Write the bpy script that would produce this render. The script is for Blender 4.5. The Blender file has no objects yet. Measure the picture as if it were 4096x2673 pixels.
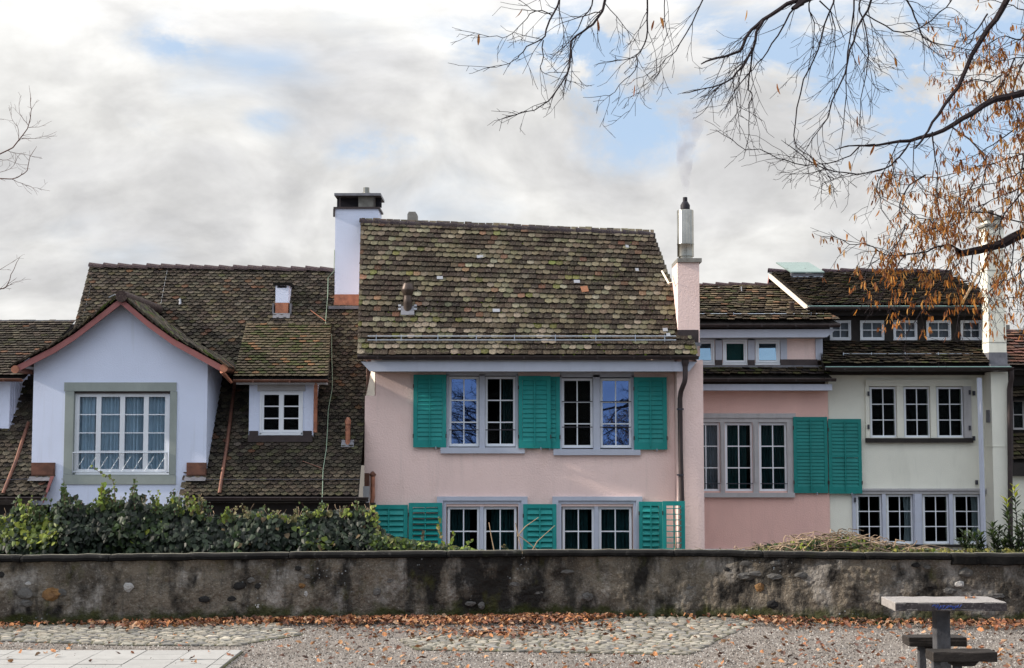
import bpy, math, random
import numpy as np
from mathutils import Vector, Matrix, noise as mnoise
R = random.Random(7)
rad = math.radians
scene = bpy.context.scene
col = scene.collection

# ------------------------------------------------------------------ camera
F = 5711.0; TH = rad(4.25); EYE = 1.7
CT, ST = math.cos(TH), math.sin(TH)
cam_d = bpy.data.cameras.new("camera")
cam = bpy.data.objects.new("camera", cam_d); col.objects.link(cam)
cam.location = (0, 0, EYE); cam.rotation_euler = (math.pi / 2 + TH, 0, 0)
cam_d.sensor_width = 36; cam_d.lens = 36 * F / 4096
cam_d.clip_start = 0.1; cam_d.clip_end = 3000
scene.camera = cam

# ------------------------------------------------------------------ sky and sun
SUN_EL = rad(24); SUN_AZ = rad(-94)          # azimuth from +Y towards +X
sun_dir = Vector((math.sin(SUN_AZ) * math.cos(SUN_EL), math.cos(SUN_AZ) * math.cos(SUN_EL), math.sin(SUN_EL)))
w = bpy.data.worlds.new("World"); scene.world = w; w.use_nodes = True
nt = w.node_tree; nt.nodes.clear()
def N(t, **k):
    n = nt.nodes.new(t)
    for a, b in k.items(): setattr(n, a, b)
    return n
def L(a, b): nt.links.new(a, b)
def math_n(op, a, b=None, c=None, clamp=False):
    n = N('ShaderNodeMath', operation=op); n.use_clamp = clamp
    for i, v in enumerate((a, b, c)):
        if v is None: continue
        if isinstance(v, (int, float)): n.inputs[i].default_value = v
        else: L(v, n.inputs[i])
    return n.outputs[0]
out = N('ShaderNodeOutputWorld'); bg = N('ShaderNodeBackground')
sky = N('ShaderNodeTexSky', sky_type='NISHITA'); sky.sun_disc = False
sky.sun_elevation = SUN_EL; sky.sun_rotation = SUN_AZ; sky.altitude = 400; sky.air_density = 1.3; sky.dust_density = 1.0; sky.ozone_density = 2.0
tc = N('ShaderNodeTexCoord'); sep = N('ShaderNodeSeparateXYZ'); L(tc.outputs['Generated'], sep.inputs[0])
zz = math_n('ADD', math_n('MAXIMUM', sep.outputs[2], 0.0), 0.42)
comb = N('ShaderNodeCombineXYZ'); L(math_n('DIVIDE', sep.outputs[0], zz), comb.inputs[0]); L(math_n('DIVIDE', sep.outputs[1], zz), comb.inputs[1])
warp = N('ShaderNodeTexNoise'); warp.inputs['Scale'].default_value = 2.0; warp.inputs['Detail'].default_value = 2; L(comb.outputs[0], warp.inputs['Vector'])
vm = N('ShaderNodeVectorMath', operation='MULTIPLY_ADD'); L(warp.outputs['Color'], vm.inputs[0]); vm.inputs[1].default_value = (0.28, 0.28, 0); L(comb.outputs[0], vm.inputs[2])
n1 = N('ShaderNodeTexNoise'); n1.inputs['Scale'].default_value = 4.2; n1.inputs['Detail'].default_value = 7; n1.inputs['Roughness'].default_value = 0.52; L(vm.outputs[0], n1.inputs['Vector'])
mp2 = N('ShaderNodeMapping'); mp2.inputs['Location'].default_value = (3.1, 7.7, 2); mp2.inputs['Scale'].default_value = (1.0, 1.0, 1); L(vm.outputs[0], mp2.inputs[0])
n2 = N('ShaderNodeTexNoise'); n2.inputs['Scale'].default_value = 5.2; n2.inputs['Detail'].default_value = 7; n2.inputs['Roughness'].default_value = 0.5; L(mp2.outputs[0], n2.inputs['Vector'])
# gaps between the clouds (directions of the clear patches)
def sky_dir(px, py):
    u = (px - 2048) / F; v = (1336.5 - py) / F
    return Vector((u, CT - v * ST, ST + v * CT)).normalized()
gap = None
for px, py, rr, am in ((2500, 260, 4.2, .28), (2150, 180, 3.4, .22), (2560, 560, 3.2, .22), (3380, 420, 5.0, .25), (3750, 200, 5.0, .32), (2950, 120, 4.0, .18), (620, 150, 2.0, .13), (780, 175, 1.6, .12),
                       (1080, 485, 1.1, .13), (550, 540, 1.6, .10), (1560, 545, 1.9, .16), (1400, 640, 1.6, .12), (3000, 560, 2.8, .13), (3900, 560, 3.2, .16), (1050, 240, 1.6, .10)):
    d = sky_dir(px, py)
    dn = N('ShaderNodeVectorMath', operation='SUBTRACT'); L(tc.outputs['Generated'], dn.inputs[0]); dn.inputs[1].default_value = d
    ds = N('ShaderNodeVectorMath', operation='MULTIPLY'); L(dn.outputs[0], ds.inputs[0]); ds.inputs[1].default_value = (0.75, 1, 1.5)
    ln = N('ShaderNodeVectorMath', operation='LENGTH'); L(ds.outputs[0], ln.inputs[0])
    mr = N('ShaderNodeMapRange', interpolation_type='SMOOTHERSTEP'); L(ln.outputs['Value'], mr.inputs[0])
    mr.inputs[1].default_value = 0; mr.inputs[2].default_value = rad(rr) * 1.3; mr.inputs[3].default_value = am; mr.inputs[4].default_value = 0
    gap = mr.outputs[0] if gap is None else math_n('ADD', gap, mr.outputs[0])
back = N('ShaderNodeMapRange', interpolation_type='SMOOTHSTEP'); L(sep.outputs[1], back.inputs[0])
for i, v in ((1, 0.75), (2, -0.3), (3, 0.0), (4, 0.27)): back.inputs[i].default_value = v
n3 = N('ShaderNodeTexNoise'); n3.inputs['Scale'].default_value = 8.5; n3.inputs['Detail'].default_value = 6; n3.inputs['Roughness'].default_value = 0.64; L(vm.outputs[0], n3.inputs['Vector'])
rag = N('ShaderNodeMapRange'); L(n3.outputs[0], rag.inputs[0])
for i, v in ((1, 0.38), (2, 0.60), (3, 0.0), (4, 1.7)): rag.inputs[i].default_value = v
g = math_n('ADD', math_n('ADD', math_n('MULTIPLY', n1.outputs[0], 0.9), math_n('MULTIPLY', gap, rag.outputs[0])), back.outputs[0])
bm = N('ShaderNodeMapRange', interpolation_type='SMOOTHSTEP'); L(g, bm.inputs[0])
for i, v in ((1, 0.46), (2, 0.92), (3, 0.0), (4, 0.95)): bm.inputs[i].default_value = v
cr = N('ShaderNodeValToRGB'); L(n2.outputs[0], cr.inputs[0])
cr.color_ramp.elements[0].position = 0.40; cr.color_ramp.elements[0].color = (4.85, 4.83, 4.85, 1)
cr.color_ramp.elements[1].position = 0.60; cr.color_ramp.elements[1].color = (6.15, 6.1, 5.95, 1)
hz = N('ShaderNodeMapRange'); L(sep.outputs[2], hz.inputs[0])      # clouds grow brighter towards the zenith
for i, v in ((1, 0.24), (2, 1.0), (3, 1.0), (4, 4.6)): hz.inputs[i].default_value = v
cs = N('ShaderNodeVectorMath', operation='SCALE'); L(cr.outputs[0], cs.inputs[0]); L(hz.outputs[0], cs.inputs['Scale'])
skt = N('ShaderNodeVectorMath', operation='MULTIPLY'); L(sky.outputs[0], skt.inputs[0]); skt.inputs[1].default_value = (1.0, 1.0, 1.05)
blue = N('ShaderNodeMix', data_type='RGBA'); blue.inputs[0].default_value = 0.78; L(skt.outputs[0], blue.inputs[6]); blue.inputs[7].default_value = (3.7, 4.9, 6.6, 1)
mix = N('ShaderNodeMix', data_type='RGBA'); L(bm.outputs[0], mix.inputs[0]); n5 = N('ShaderNodeTexNoise'); n5.inputs['Scale'].default_value = 13; n5.inputs['Detail'].default_value = 5; n5.inputs['Roughness'].default_value = 0.55; L(vm.outputs[0], n5.inputs['Vector'])
mr5 = N('ShaderNodeMapRange'); L(n5.outputs[0], mr5.inputs[0])
for i, v in ((1, 0.35), (2, 0.65), (3, 0.87), (4, 1.09)): mr5.inputs[i].default_value = v
cs2 = N('ShaderNodeVectorMath', operation='SCALE'); L(cs.outputs[0], cs2.inputs[0]); L(mr5.outputs[0], cs2.inputs['Scale'])
L(cs2.outputs[0], mix.inputs[6]); L(blue.outputs[2], mix.inputs[7])
L(mix.outputs[2], bg.inputs[0]); bg.inputs[1].default_value = 0.085; L(bg.outputs[0], out.inputs[0])

sd = bpy.data.lights.new("sun", 'SUN'); sd.energy = 3.4; sd.angle = rad(2.0); sd.color = (1.0, 0.90, 0.77)
sun = bpy.data.objects.new("sun", sd); col.objects.link(sun)
sun.rotation_euler = sun_dir.to_track_quat('Z', 'Y').to_euler(); sun.location = (-20, 5, 20)

scene.view_settings.view_transform = 'Standard'; scene.view_settings.look = 'None'
scene.view_settings.gamma = 1; scene.view_settings.exposure = 0.78; scene.view_settings.use_curve_mapping = False
scene.cycles.max_bounces = 6; scene.cycles.transparent_max_bounces = 12; scene.cycles.use_denoising = True
scene.cycles.diffuse_bounces = 3; scene.cycles.glossy_bounces = 3; scene.cycles.caustics_reflective = False; scene.cycles.caustics_refractive = False

# ------------------------------------------------------------------ pixel rays of the photograph -> metres
def W(px, py, Y):
    u = (px - 2048) / F; v = (1336.5 - py) / F; t = Y / (CT - v * ST)
    return Vector((u * t, Y, EYE + t * (ST + v * CT)))
def X(px, Y, py=1500): return W(px, py, Y).x
def Z(py, Y): return W(2048, py, Y).z
def G(px, py, z=0.0):
    u = (px - 2048) / F; v = (1336.5 - py) / F
    t = (z - EYE) / (ST + v * CT)
    return Vector((u * t, t * (CT - v * ST), z))

# ------------------------------------------------------------------ materials
def mat(name, base=(.5, .5, .5), rough=.8, var=0.0, vscale=3.0, bump=0.0, bscale=60, spec=0.5, metal=0.0, attr=None,
        var2=None, streak=None, tint_noise=None):
    """procedural principled material in world-space noise. var: brightness variation; var2: (colour, threshold, scale, amount) patches."""
    m = bpy.data.materials.new(name); m.use_nodes = True
    t = m.node_tree; b = t.nodes['Principled BSDF']; k = t.links
    b.inputs['Roughness'].default_value = rough; b.inputs['Metallic'].default_value = metal
    b.inputs['Specular IOR Level'].default_value = spec
    geo = t.nodes.new('ShaderNodeNewGeometry')
    if attr:
        a = t.nodes.new('ShaderNodeAttribute'); a.attribute_name = attr; c = a.outputs['Color']
    else:
        rgb = t.nodes.new('ShaderNodeRGB'); rgb.outputs[0].default_value = (*base, 1); c = rgb.outputs[0]
    def noise(scale, detail=4, stretch=None, rough_=.6):
        n = t.nodes.new('ShaderNodeTexNoise'); n.inputs['Scale'].default_value = scale; n.inputs['Detail'].default_value = detail; n.inputs['Roughness'].default_value = rough_
        if stretch:
            mp = t.nodes.new('ShaderNodeMapping'); mp.inputs['Scale'].default_value = stretch; k.new(geo.outputs['Position'], mp.inputs[0]); k.new(mp.outputs[0], n.inputs['Vector'])
        else: k.new(geo.outputs['Position'], n.inputs['Vector'])
        return n.outputs[0]
    def mrange(v, a, b_, c_, d, clamp=True):
        r = t.nodes.new('ShaderNodeMapRange'); r.clamp = clamp; k.new(v, r.inputs[0])
        for i, x in enumerate((a, b_, c_, d)): r.inputs[i + 1].default_value = x
        return r.outputs[0]
    if var:
        f1 = mrange(noise(vscale, 6), .3, .7, 1 - var, 1 + var)
        v = t.nodes.new('ShaderNodeVectorMath'); v.operation = 'SCALE'; k.new(c, v.inputs[0]); k.new(f1, v.inputs['Scale']); c = v.outputs[0]
    for lay in (var2 or []):
        colr, lo, hi, sc, amt = lay[:5]; stretch = lay[5] if len(lay) > 5 else None
        f = mrange(noise(sc, 5, stretch), lo, hi, 0, amt)
        x = t.nodes.new('ShaderNodeMix'); x.data_type = 'RGBA'; k.new(f, x.inputs[0]); k.new(c, x.inputs[6]); x.inputs[7].default_value = (*colr, 1); c = x.outputs[2]
    k.new(c, b.inputs['Base Color'])
    if bump:
        bn = t.nodes.new('ShaderNodeBump'); bn.inputs['Strength'].default_value = 1; bn.inputs['Distance'].default_value = bump
        k.new(noise(bscale, 4), bn.inputs['Height']); k.new(bn.outputs[0], b.inputs['Normal'])
    return m

M = {}
M['pink'] = mat('pink_render', (.86, .65, .60), .95, .035, 1.2, .012, 28, .15, var2=[((.52, .40, .37), .55, .75, .8, .28, (1, 1, .35)), ((.66, .44, .36), .55, .8, 2.0, .3), ((.52, .42, .38), .56, .74, 5, .22, (1.4, 1, .09))])
M['pink_edge'] = mat('pale_render', (.80, .70, .58), .95, .03, 2, .004, 90, .15)
M['salmon'] = mat('salmon_render', (.78, .50, .44), .95, .05, .9, .010, 35, .15, var2=[((.52, .32, .30), .5, .75, .7, .35, (1, 1, .4)), ((.48, .31, .28), .56, .74, 5, .25, (1.4, 1, .09))])
M['white'] = mat('pale_blue_white_render', (.68, .735, .90), .95, .04, .8, .008, 45, .15, var2=[((.52, .57, .70), .5, .8, .6, .3, (1, 1, .5)), ((.42, .43, .46), .58, .78, 4, .25, (1.3, 1, .10))])
M['cream'] = mat('cream_render', (.76, .75, .66), .95, .05, 1.0, .006, 50, .15, var2=[((.45, .45, .38), .55, .8, 1.0, .45, (1.6, 1, .3)), ((.36, .37, .32), .6, .8, 5, .22, (1, 1, .12))])
M['cream_base'] = mat('pale_plinth_render', (.60, .64, .74), .9, .04, 2)
M['darkwood'] = mat('dark_stained_timber', (.022, .018, .017), .7, .3, 5, spec=.3)
M['paint_grey'] = mat('lilac_grey_painted_timber', (.47, .50, .59), .6, .05, 4, .001, 120, .4, var2=[((.30, .32, .38), .55, .8, 6, .3, (1, 1, .3))])
M['paint_grey2'] = mat('warm_grey_painted_timber', (.42, .41, .42), .6, .08, 4, spec=.4, var2=[((.24, .22, .22), .5, .75, 8, .35, (1, 1, .2))])
M['paint_white'] = mat('white_painted_frame', (.74, .77, .82), .45, .03, 6, spec=.5)
M['stone'] = mat('green_grey_sandstone', (.30, .33, .31), .9, .08, 2, .003, 70, .2, var2=[((.20, .23, .22), .5, .75, 3, .35, (1, 1, .4))])
M['red'] = mat('red_brown_barge_paint', (.31, .115, .11), .6, .08, 3, spec=.4, var2=[((.25, .085, .075), .55, .75, 5, .35)])
M['teal'] = mat('teal_green_paint', (.012, .25, .235), .6, .12, 2.5, spec=.3, var2=[((.06, .34, .31), .52, .75, 5, .35, (1, 1, .3)), ((.05, .12, .10), .6, .72, 22, .3)])
M['teal_d'] = mat('deep_teal_paint', (.008, .185, .17), .6, .12, 2.5, spec=.3, var2=[((.04, .24, .23), .52, .75, 5, .3, (1, 1, .3)), ((.03, .09, .08), .6, .72, 22, .3)])
M['iron'] = mat('dark_iron', (.05, .05, .065), .5, .1, 20, metal=.5)
M['zinc'] = mat('galvanised_steel', (.42, .46, .52), .4, .1, 20, metal=.8)
M['steel'] = mat('dull_stainless_steel', (.34, .325, .29), .20, .3, 2, metal=1.0, var2=[((.13, .115, .085), .5, .7, 4, .55, (1, 1, .4))])
M['gutter'] = mat('dark_brown_gutter_metal', (.045, .032, .032), .45, .25, 6, metal=.35)
M['copper'] = mat('copper_sheet', (.42, .17, .10), .5, .2, 5, metal=.35, var2=[((.15, .06, .045), .48, .68, 6, .65)])
M['copper_d'] = mat('browned_copper', (.17, .075, .05), .5, .25, 5, metal=.4, var2=[((.06, .03, .026), .48, .68, 6, .6)])
M['lead'] = mat('lead_flashing', (.16, .16, .18), .55, .25, 7, metal=.3)
M['bronze'] = mat('brown_vent_metal', (.075, .055, .046), .45, .2, 5, metal=.5)
M['concrete'] = mat('weathered_concrete', (.22, .21, .19), .95, .25, 8, .004, 60, .2)
M['deck'] = mat('roof_boarding', (.025, .02, .018), .95)
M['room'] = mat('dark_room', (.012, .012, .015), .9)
M['curtain_g'] = mat('grey_blue_net_curtain', (.62, .72, .76), .9, .1, 3)
M['curtain_t'] = mat('dark_teal_curtain', (.02, .075, .085), .9, .1, 3)
M['curtain_w'] = mat('white_net_curtain', (.55, .57, .62), .9, .1, 3)
M['curtain_s'] = mat('grey_net_curtain', (.20, .20, .20), .9, .1, 3)
M['blind'] = mat('roller_blind_teal', (.02, .10, .10), .8)
M['cable'] = mat('pale_green_cable', (.25, .33, .24), .6)
M['wire'] = mat('thin_grey_wire', (.30, .30, .30), .5)
M['coping'] = mat('shaded_weathered_coping', (.010, .0095, .0095), .95, .35, 4, .006, 40, .1, var2=[((.10, .095, .09), .60, .72, 16, .35), ((.03, .035, .01), .6, .75, 2.5, .4)])  # near-black base carries the shade of the front face
M['coping_top'] = mat('lit_coping_top', (.16, .15, .12), .95, .4, 6, .004, 40, .15)  # pale strip painted along the lit top edge of the coping
M['black'] = mat('matt_black_metal', (.012, .01, .016), .6, spec=.3)
M['bark'] = mat('dark_bark', (.022, .016, .018), .95, .3, 30, .004, 60, .2)
M['bark_l'] = mat('reddish_twig_bark', (.085, .035, .025), .95, .3, 30)
M['drystem'] = mat('dry_stem', (.34, .24, .15), .9, .35, 9)
M['weathered'] = mat('weathered_dark_timber', (.026, .022, .020), .9, .3, 8, .004, 50, .2, var2=[((.11, .095, .085), .52, .7, 6, .5, (.6, 12, 12))])
M['table_edge'] = mat('dark_mottled_concrete_edge', (.055, .048, .052), .95, .3, 30, .003, 90, .15, var2=[((.24, .22, .21), .56, .68, 60, .5)])
M['tabletop'] = mat('speckled_washed_concrete', (.27, .25, .24), .95, .14, 40, .004, 90, .2, var2=[((.12, .11, .12), .56, .66, 55, .6)])
M['tablepost'] = mat('stained_concrete_post', (.075, .075, .082), .95, .35, 12, .003, 70, .2)
M['spray'] = mat('blue_spray_paint', (.01, .05, .30), .6)

def tile_mat(name, lichen=(.28, .255, .19), lam=.42, moss=(.080, .090, .030), mam=.30):
    return mat(name, rough=.95, var=.42, vscale=30, bump=.012, bscale=50, spec=.15, attr='tint',
               var2=[(lichen, .54, .68, 34, lam), (moss, .60, .72, 2.2, mam)])
M['tile_pink'] = tile_mat('mossy_flat_clay_tile')
M['tile_white'] = tile_mat('lichen_grey_clay_tile', (.24, .20, .145), .42, (.05, .052, .02), .22)
M['tile_right'] = tile_mat('old_dark_clay_tile', (.20, .16, .10), .5, (.06, .07, .02), .4)

def glass(name, lo, hi, tint=(1, 1, 1), col_=(1, 1, 1)):
    m = bpy.data.materials.new(name); m.use_nodes = True; t = m.node_tree; t.nodes.clear(); k = t.links
    o = t.nodes.new('ShaderNodeOutputMaterial'); mx = t.nodes.new('ShaderNodeMixShader')
    tr = t.nodes.new('ShaderNodeBsdfTransparent'); tr.inputs[0].default_value = (*tint, 1)
    gl = t.nodes.new('ShaderNodeBsdfGlossy'); gl.inputs['Roughness'].default_value = 0.012; gl.inputs[0].default_value = (*col_, 1)
    fr = t.nodes.new('ShaderNodeFresnel'); fr.inputs[0].default_value = 1.5
    r = t.nodes.new('ShaderNodeMapRange'); k.new(fr.outputs[0], r.inputs[0]); r.inputs[1].default_value = .04; r.inputs[2].default_value = 1; r.inputs[3].default_value = lo; r.inputs[4].default_value = hi
    k.new(r.outputs[0], mx.inputs[0]); k.new(tr.outputs[0], mx.inputs[1]); k.new(gl.outputs[0], mx.inputs[2]); k.new(mx.outputs[0], o.inputs[0])
    return m
M['glass'] = glass('clear_window_glass', .002, .4, (.75, .8, .8))
M['glass_net'] = glass('thin_window_glass', .008, .5, (.85, .9, .95))
M['glass_sky'] = glass('sky_blue_reflecting_glass', .36, 1.0, (.3, .35, .4), (.26, .44, .95))  # blue of the mirrored sky put into the reflection colour

M['glass_dormer'] = glass('pale_reflecting_glass', .40, 1.0, (.3, .4, .42), (.40, .62, .85))  # paler sky tone put into the reflection colour

# ------------------------------------------------------------------ mesh building
class MB:
    def __init__(s): s.v = []; s.f = []; s.c = []; s.mi = []
    def add(s, vs, fs, c=None, mi=0):
        b = len(s.v); s.v.extend([tuple(p) for p in vs]); s.f.extend([tuple(b + i for i in f) for f in fs]); s.c.extend([c] * len(vs)); s.mi.extend([mi] * len(fs))
    def box(s, x0, x1, y0, y1, z0, z1, mi=0):
        if x0 > x1: x0, x1 = x1, x0
        if z0 > z1: z0, z1 = z1, z0
        if y0 > y1: y0, y1 = y1, y0
        s.add([(x0, y0, z0), (x1, y0, z0), (x1, y1, z0), (x0, y1, z0), (x0, y0, z1), (x1, y0, z1), (x1, y1, z1), (x0, y1, z1)],
              [(0, 3, 2, 1), (4, 5, 6, 7), (0, 1, 5, 4), (1, 2, 6, 5), (2, 3, 7, 6), (3, 0, 4, 7)], mi=mi); return s
    def obox(s, c, ax, ay, az, hx, hy, hz, mi=0):
        c, ax, ay, az = map(Vector, (c, ax, ay, az)); vs = []
        for dz in (-1, 1):
            for dx, dy in ((-1, -1), (1, -1), (1, 1), (-1, 1)): vs.append(c + ax * hx * dx + ay * hy * dy + az * hz * dz)
        s.add(vs, [(0, 3, 2, 1), (4, 5, 6, 7), (0, 1, 5, 4), (1, 2, 6, 5), (2, 3, 7, 6), (3, 0, 4, 7)], mi=mi); return s
    def prism(s, poly, y0, y1, mi=0):
        """poly: (x, z) points counter-clockwise seen from -Y"""
        n = len(poly); vs = [(x, y0, z) for x, z in poly] + [(x, y1, z) for x, z in poly]
        s.add(vs, [tuple(range(n)), tuple(range(2 * n - 1, n - 1, -1))] + [(i, i + n, (i + 1) % n + n, (i + 1) % n) for i in range(n)], mi=mi); return s
    def tube(s, pts, r, n=6, cap=True, c=None):
        pts = [Vector(p) for p in pts]; m = len(pts); rr = r if isinstance(r, (list, tuple)) else [r] * m
        vs = []; fs = []; prev = None
        for i, p in enumerate(pts):
            d = (pts[min(i + 1, m - 1)] - pts[max(i - 1, 0)])
            d = d.normalized() if d.length > 1e-9 else Vector((0, 0, 1))
            if prev is None: a = d.cross(Vector((0, 0, 1)) if abs(d.z) < .9 else Vector((0, 1, 0))).normalized()
            else: a = (prev - d * prev.dot(d)); a = a.normalized() if a.length > 1e-6 else d.orthogonal().normalized()
            prev = a; b = d.cross(a)
            for j in range(n):
                an = 2 * math.pi * j / n; vs.append(p + (a * math.cos(an) + b * math.sin(an)) * rr[i])
        for i in range(m - 1):
            for j in range(n):
                fs.append((i * n + j, i * n + (j + 1) % n, (i + 1) * n + (j + 1) % n, (i + 1) * n + j))
        if cap: fs.append(tuple(range(n - 1, -1, -1))); fs.append(tuple(range((m - 1) * n, m * n)))
        s.add(vs, fs, c); return s
    def lathe(s, prof, cx, cy, n=20):
        s.tube([(cx, cy, z + i * 1e-5) for i, (r, z) in enumerate(prof)], [r for r, z in prof], n); return s
    def build(s, name, m, parent=None, smooth=False, kind=None, label=None):
        o_ = Vector(ROOT.get(parent.name, (0, 0, 0))) if parent else Vector((0, 0, 0))
        me = bpy.data.meshes.new(name)
        if parent and o_.length: me.from_pydata([(x - o_.x, y - o_.y, z - o_.z) for x, y, z in s.v], [], s.f)
        else: me.from_pydata(s.v, [], s.f)
        for mm in (m if isinstance(m, (list, tuple)) else [m]): me.materials.append(mm)
        if any(s.mi): me.polygons.foreach_set('material_index', s.mi)
        if any(x is not None for x in s.c):
            ca = me.color_attributes.new('tint', 'FLOAT_COLOR', 'POINT')
            ca.data.foreach_set('color', np.array([(*(x or (.1, .1, .1)), 1.0) for x in s.c], dtype=np.float32).ravel())
        if smooth: me.polygons.foreach_set('use_smooth', [True] * len(me.polygons)); me.set_sharp_from_angle(angle=rad(38))
        me.update()
        ob = bpy.data.objects.new(name, me); col.objects.link(ob)
        if parent: ob.parent = parent; ROOT[ob.name] = tuple(o_)
        if kind: ob['kind'] = kind
        if label: ob['label'] = label
        return ob
ROOT = {}
def thing(name, loc, label, cat, group=None):
    o = bpy.data.objects.new(name, None); col.objects.link(o); o.location = loc; o.empty_display_size = .2
    o['label'] = label; o['category'] = cat
    if group: o['group'] = group
    ROOT[o.name] = tuple(loc); return o
def tag(o, label, cat, group=None, kind=None):
    o['label'] = label; o['category'] = cat
    if group: o['group'] = group
    if kind: o['kind'] = kind
    return o
def put(name, me, parent, loc, rot=None):
    """a part sharing mesh data; loc in world metres"""
    o = bpy.data.objects.new(name, me); col.objects.link(o); o.parent = parent
    r = Vector(ROOT[parent.name])
    if rot is None: o.location = Vector(loc) - r
    else: o.matrix_basis = Matrix.Translation(Vector(loc) - r) @ rot.to_4x4()
    ROOT[o.name] = tuple(r); return o
def box_px(px0, px1, py0, py1, Y0, Y1, name, m, parent, pm=None, **k):
    pm = pm or (py0 + py1) / 2
    return MB().box(X(px0, Y0, pm), X(px1, Y0, pm), Y0, Y1, Z(py0, Y0), Z(py1, Y0)).build(name, m, parent, **k)

def wall(name, m, parent, x0, x1, z0, z1, Y, thick, holes):
    """wall slab with rectangular openings, reveals included; holes: (x0,x1,z0,z1)"""
    mb = MB(); xs = sorted({x0, x1, *[h[0] for h in holes], *[h[1] for h in holes]}); zs = sorted({z0, z1, *[h[2] for h in holes], *[h[3] for h in holes]})
    def solid(i, j):
        if not (0 <= i < len(xs) - 1 and 0 <= j < len(zs) - 1): return False
        cx = (xs[i] + xs[i + 1]) / 2; cz = (zs[j] + zs[j + 1]) / 2
        return not any(h[0] < cx < h[1] and h[2] < cz < h[3] for h in holes)
    for i in range(len(xs) - 1):
        for j in range(len(zs) - 1):
            if not solid(i, j): continue
            a, b, c, d = xs[i], xs[i + 1], zs[j], zs[j + 1]
            mb.add([(a, Y, c), (b, Y, c), (b, Y, d), (a, Y, d)], [(0, 1, 2, 3)])
            mb.add([(a, Y + thick, c), (b, Y + thick, c), (b, Y + thick, d), (a, Y + thick, d)], [(3, 2, 1, 0)])
            for di, dj, q in ((-1, 0, [(a, c), (a, d)]), (1, 0, [(b, d), (b, c)]), (0, -1, [(b, c), (a, c)]), (0, 1, [(a, d), (b, d)])):
                if not solid(i + di, j + dj):
                    (u0, w0), (u1, w1) = q
                    mb.add([(u0, Y, w0), (u1, Y, w1), (u1, Y + thick, w1), (u0, Y + thick, w0)], [(0, 1, 2, 3)])
    return mb.build(name, m, parent)

# ------------------------------------------------------------------ roof tiles
def tile_geo(wd, ln, th, shape, rng, jit=.12):
    """local: x across, y up the slope from the butt edge, z out of the roof"""
    h = wd / 2 * .965
    if shape == 'hex': low = [(-h, .30), (-h * .5, .09), (0, 0), (h * .5, .09), (h, .30)]; low = [(x, y * wd * .95) for x, y in low]
    elif shape == 'round': low = [(-h, .11), (-h * .55, .03), (0, 0), (h * .55, .03), (h, .11)]; low = [(x, y * wd) for x, y in low]
    else: low = [(-h, .02), (-h * .3, 0), (h * .4, .01), (h, 0)]; low = [(x, y * wd) for x, y in low]
    low = [(x, y + rng.uniform(-jit, jit) * wd * .22) for x, y in low]
    pts = low + [(h, ln), (-h, ln)]; n = len(pts); nl = len(low)
    sl = 2.2 * th / ln; gap_ = th * 1.8           # each tile leans on the one below, butt edge sprung a little
    def zt(y): return th * 2.6 + gap_ - sl * y - gap_ * .8 * y / ln
    top = [(x, y, zt(y) + th * (.35 if i in (1, 2, 3) and nl == 5 else 0)) for i, (x, y) in enumerate(pts)]; bot = [(x * .97, y + th * 1.1, zt(y) - th * 1.15) for x, y in pts]
    vs = top + top[:nl] + bot[:nl]; fs = [tuple(range(n))]; m_ = n + nl
    for i in range(nl - 1): fs.append((n + i, m_ + i, m_ + i + 1, n + i + 1))
    fs.append((nl, n + nl - 1, m_ + nl - 1)); fs.append((n, n - 1, m_))
    return vs, fs

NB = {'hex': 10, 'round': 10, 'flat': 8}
def pick(pal, rng):
    r = rng.random() * sum(p[0] for p in pal)
    for wgt, c, v in pal:
        r -= wgt
        if r <= 0: break
    k = 1 + rng.uniform(-v, v); return tuple(max(.004, x * k * (1 + rng.uniform(-.07, .07))) for x in c), (wgt, c)

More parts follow.
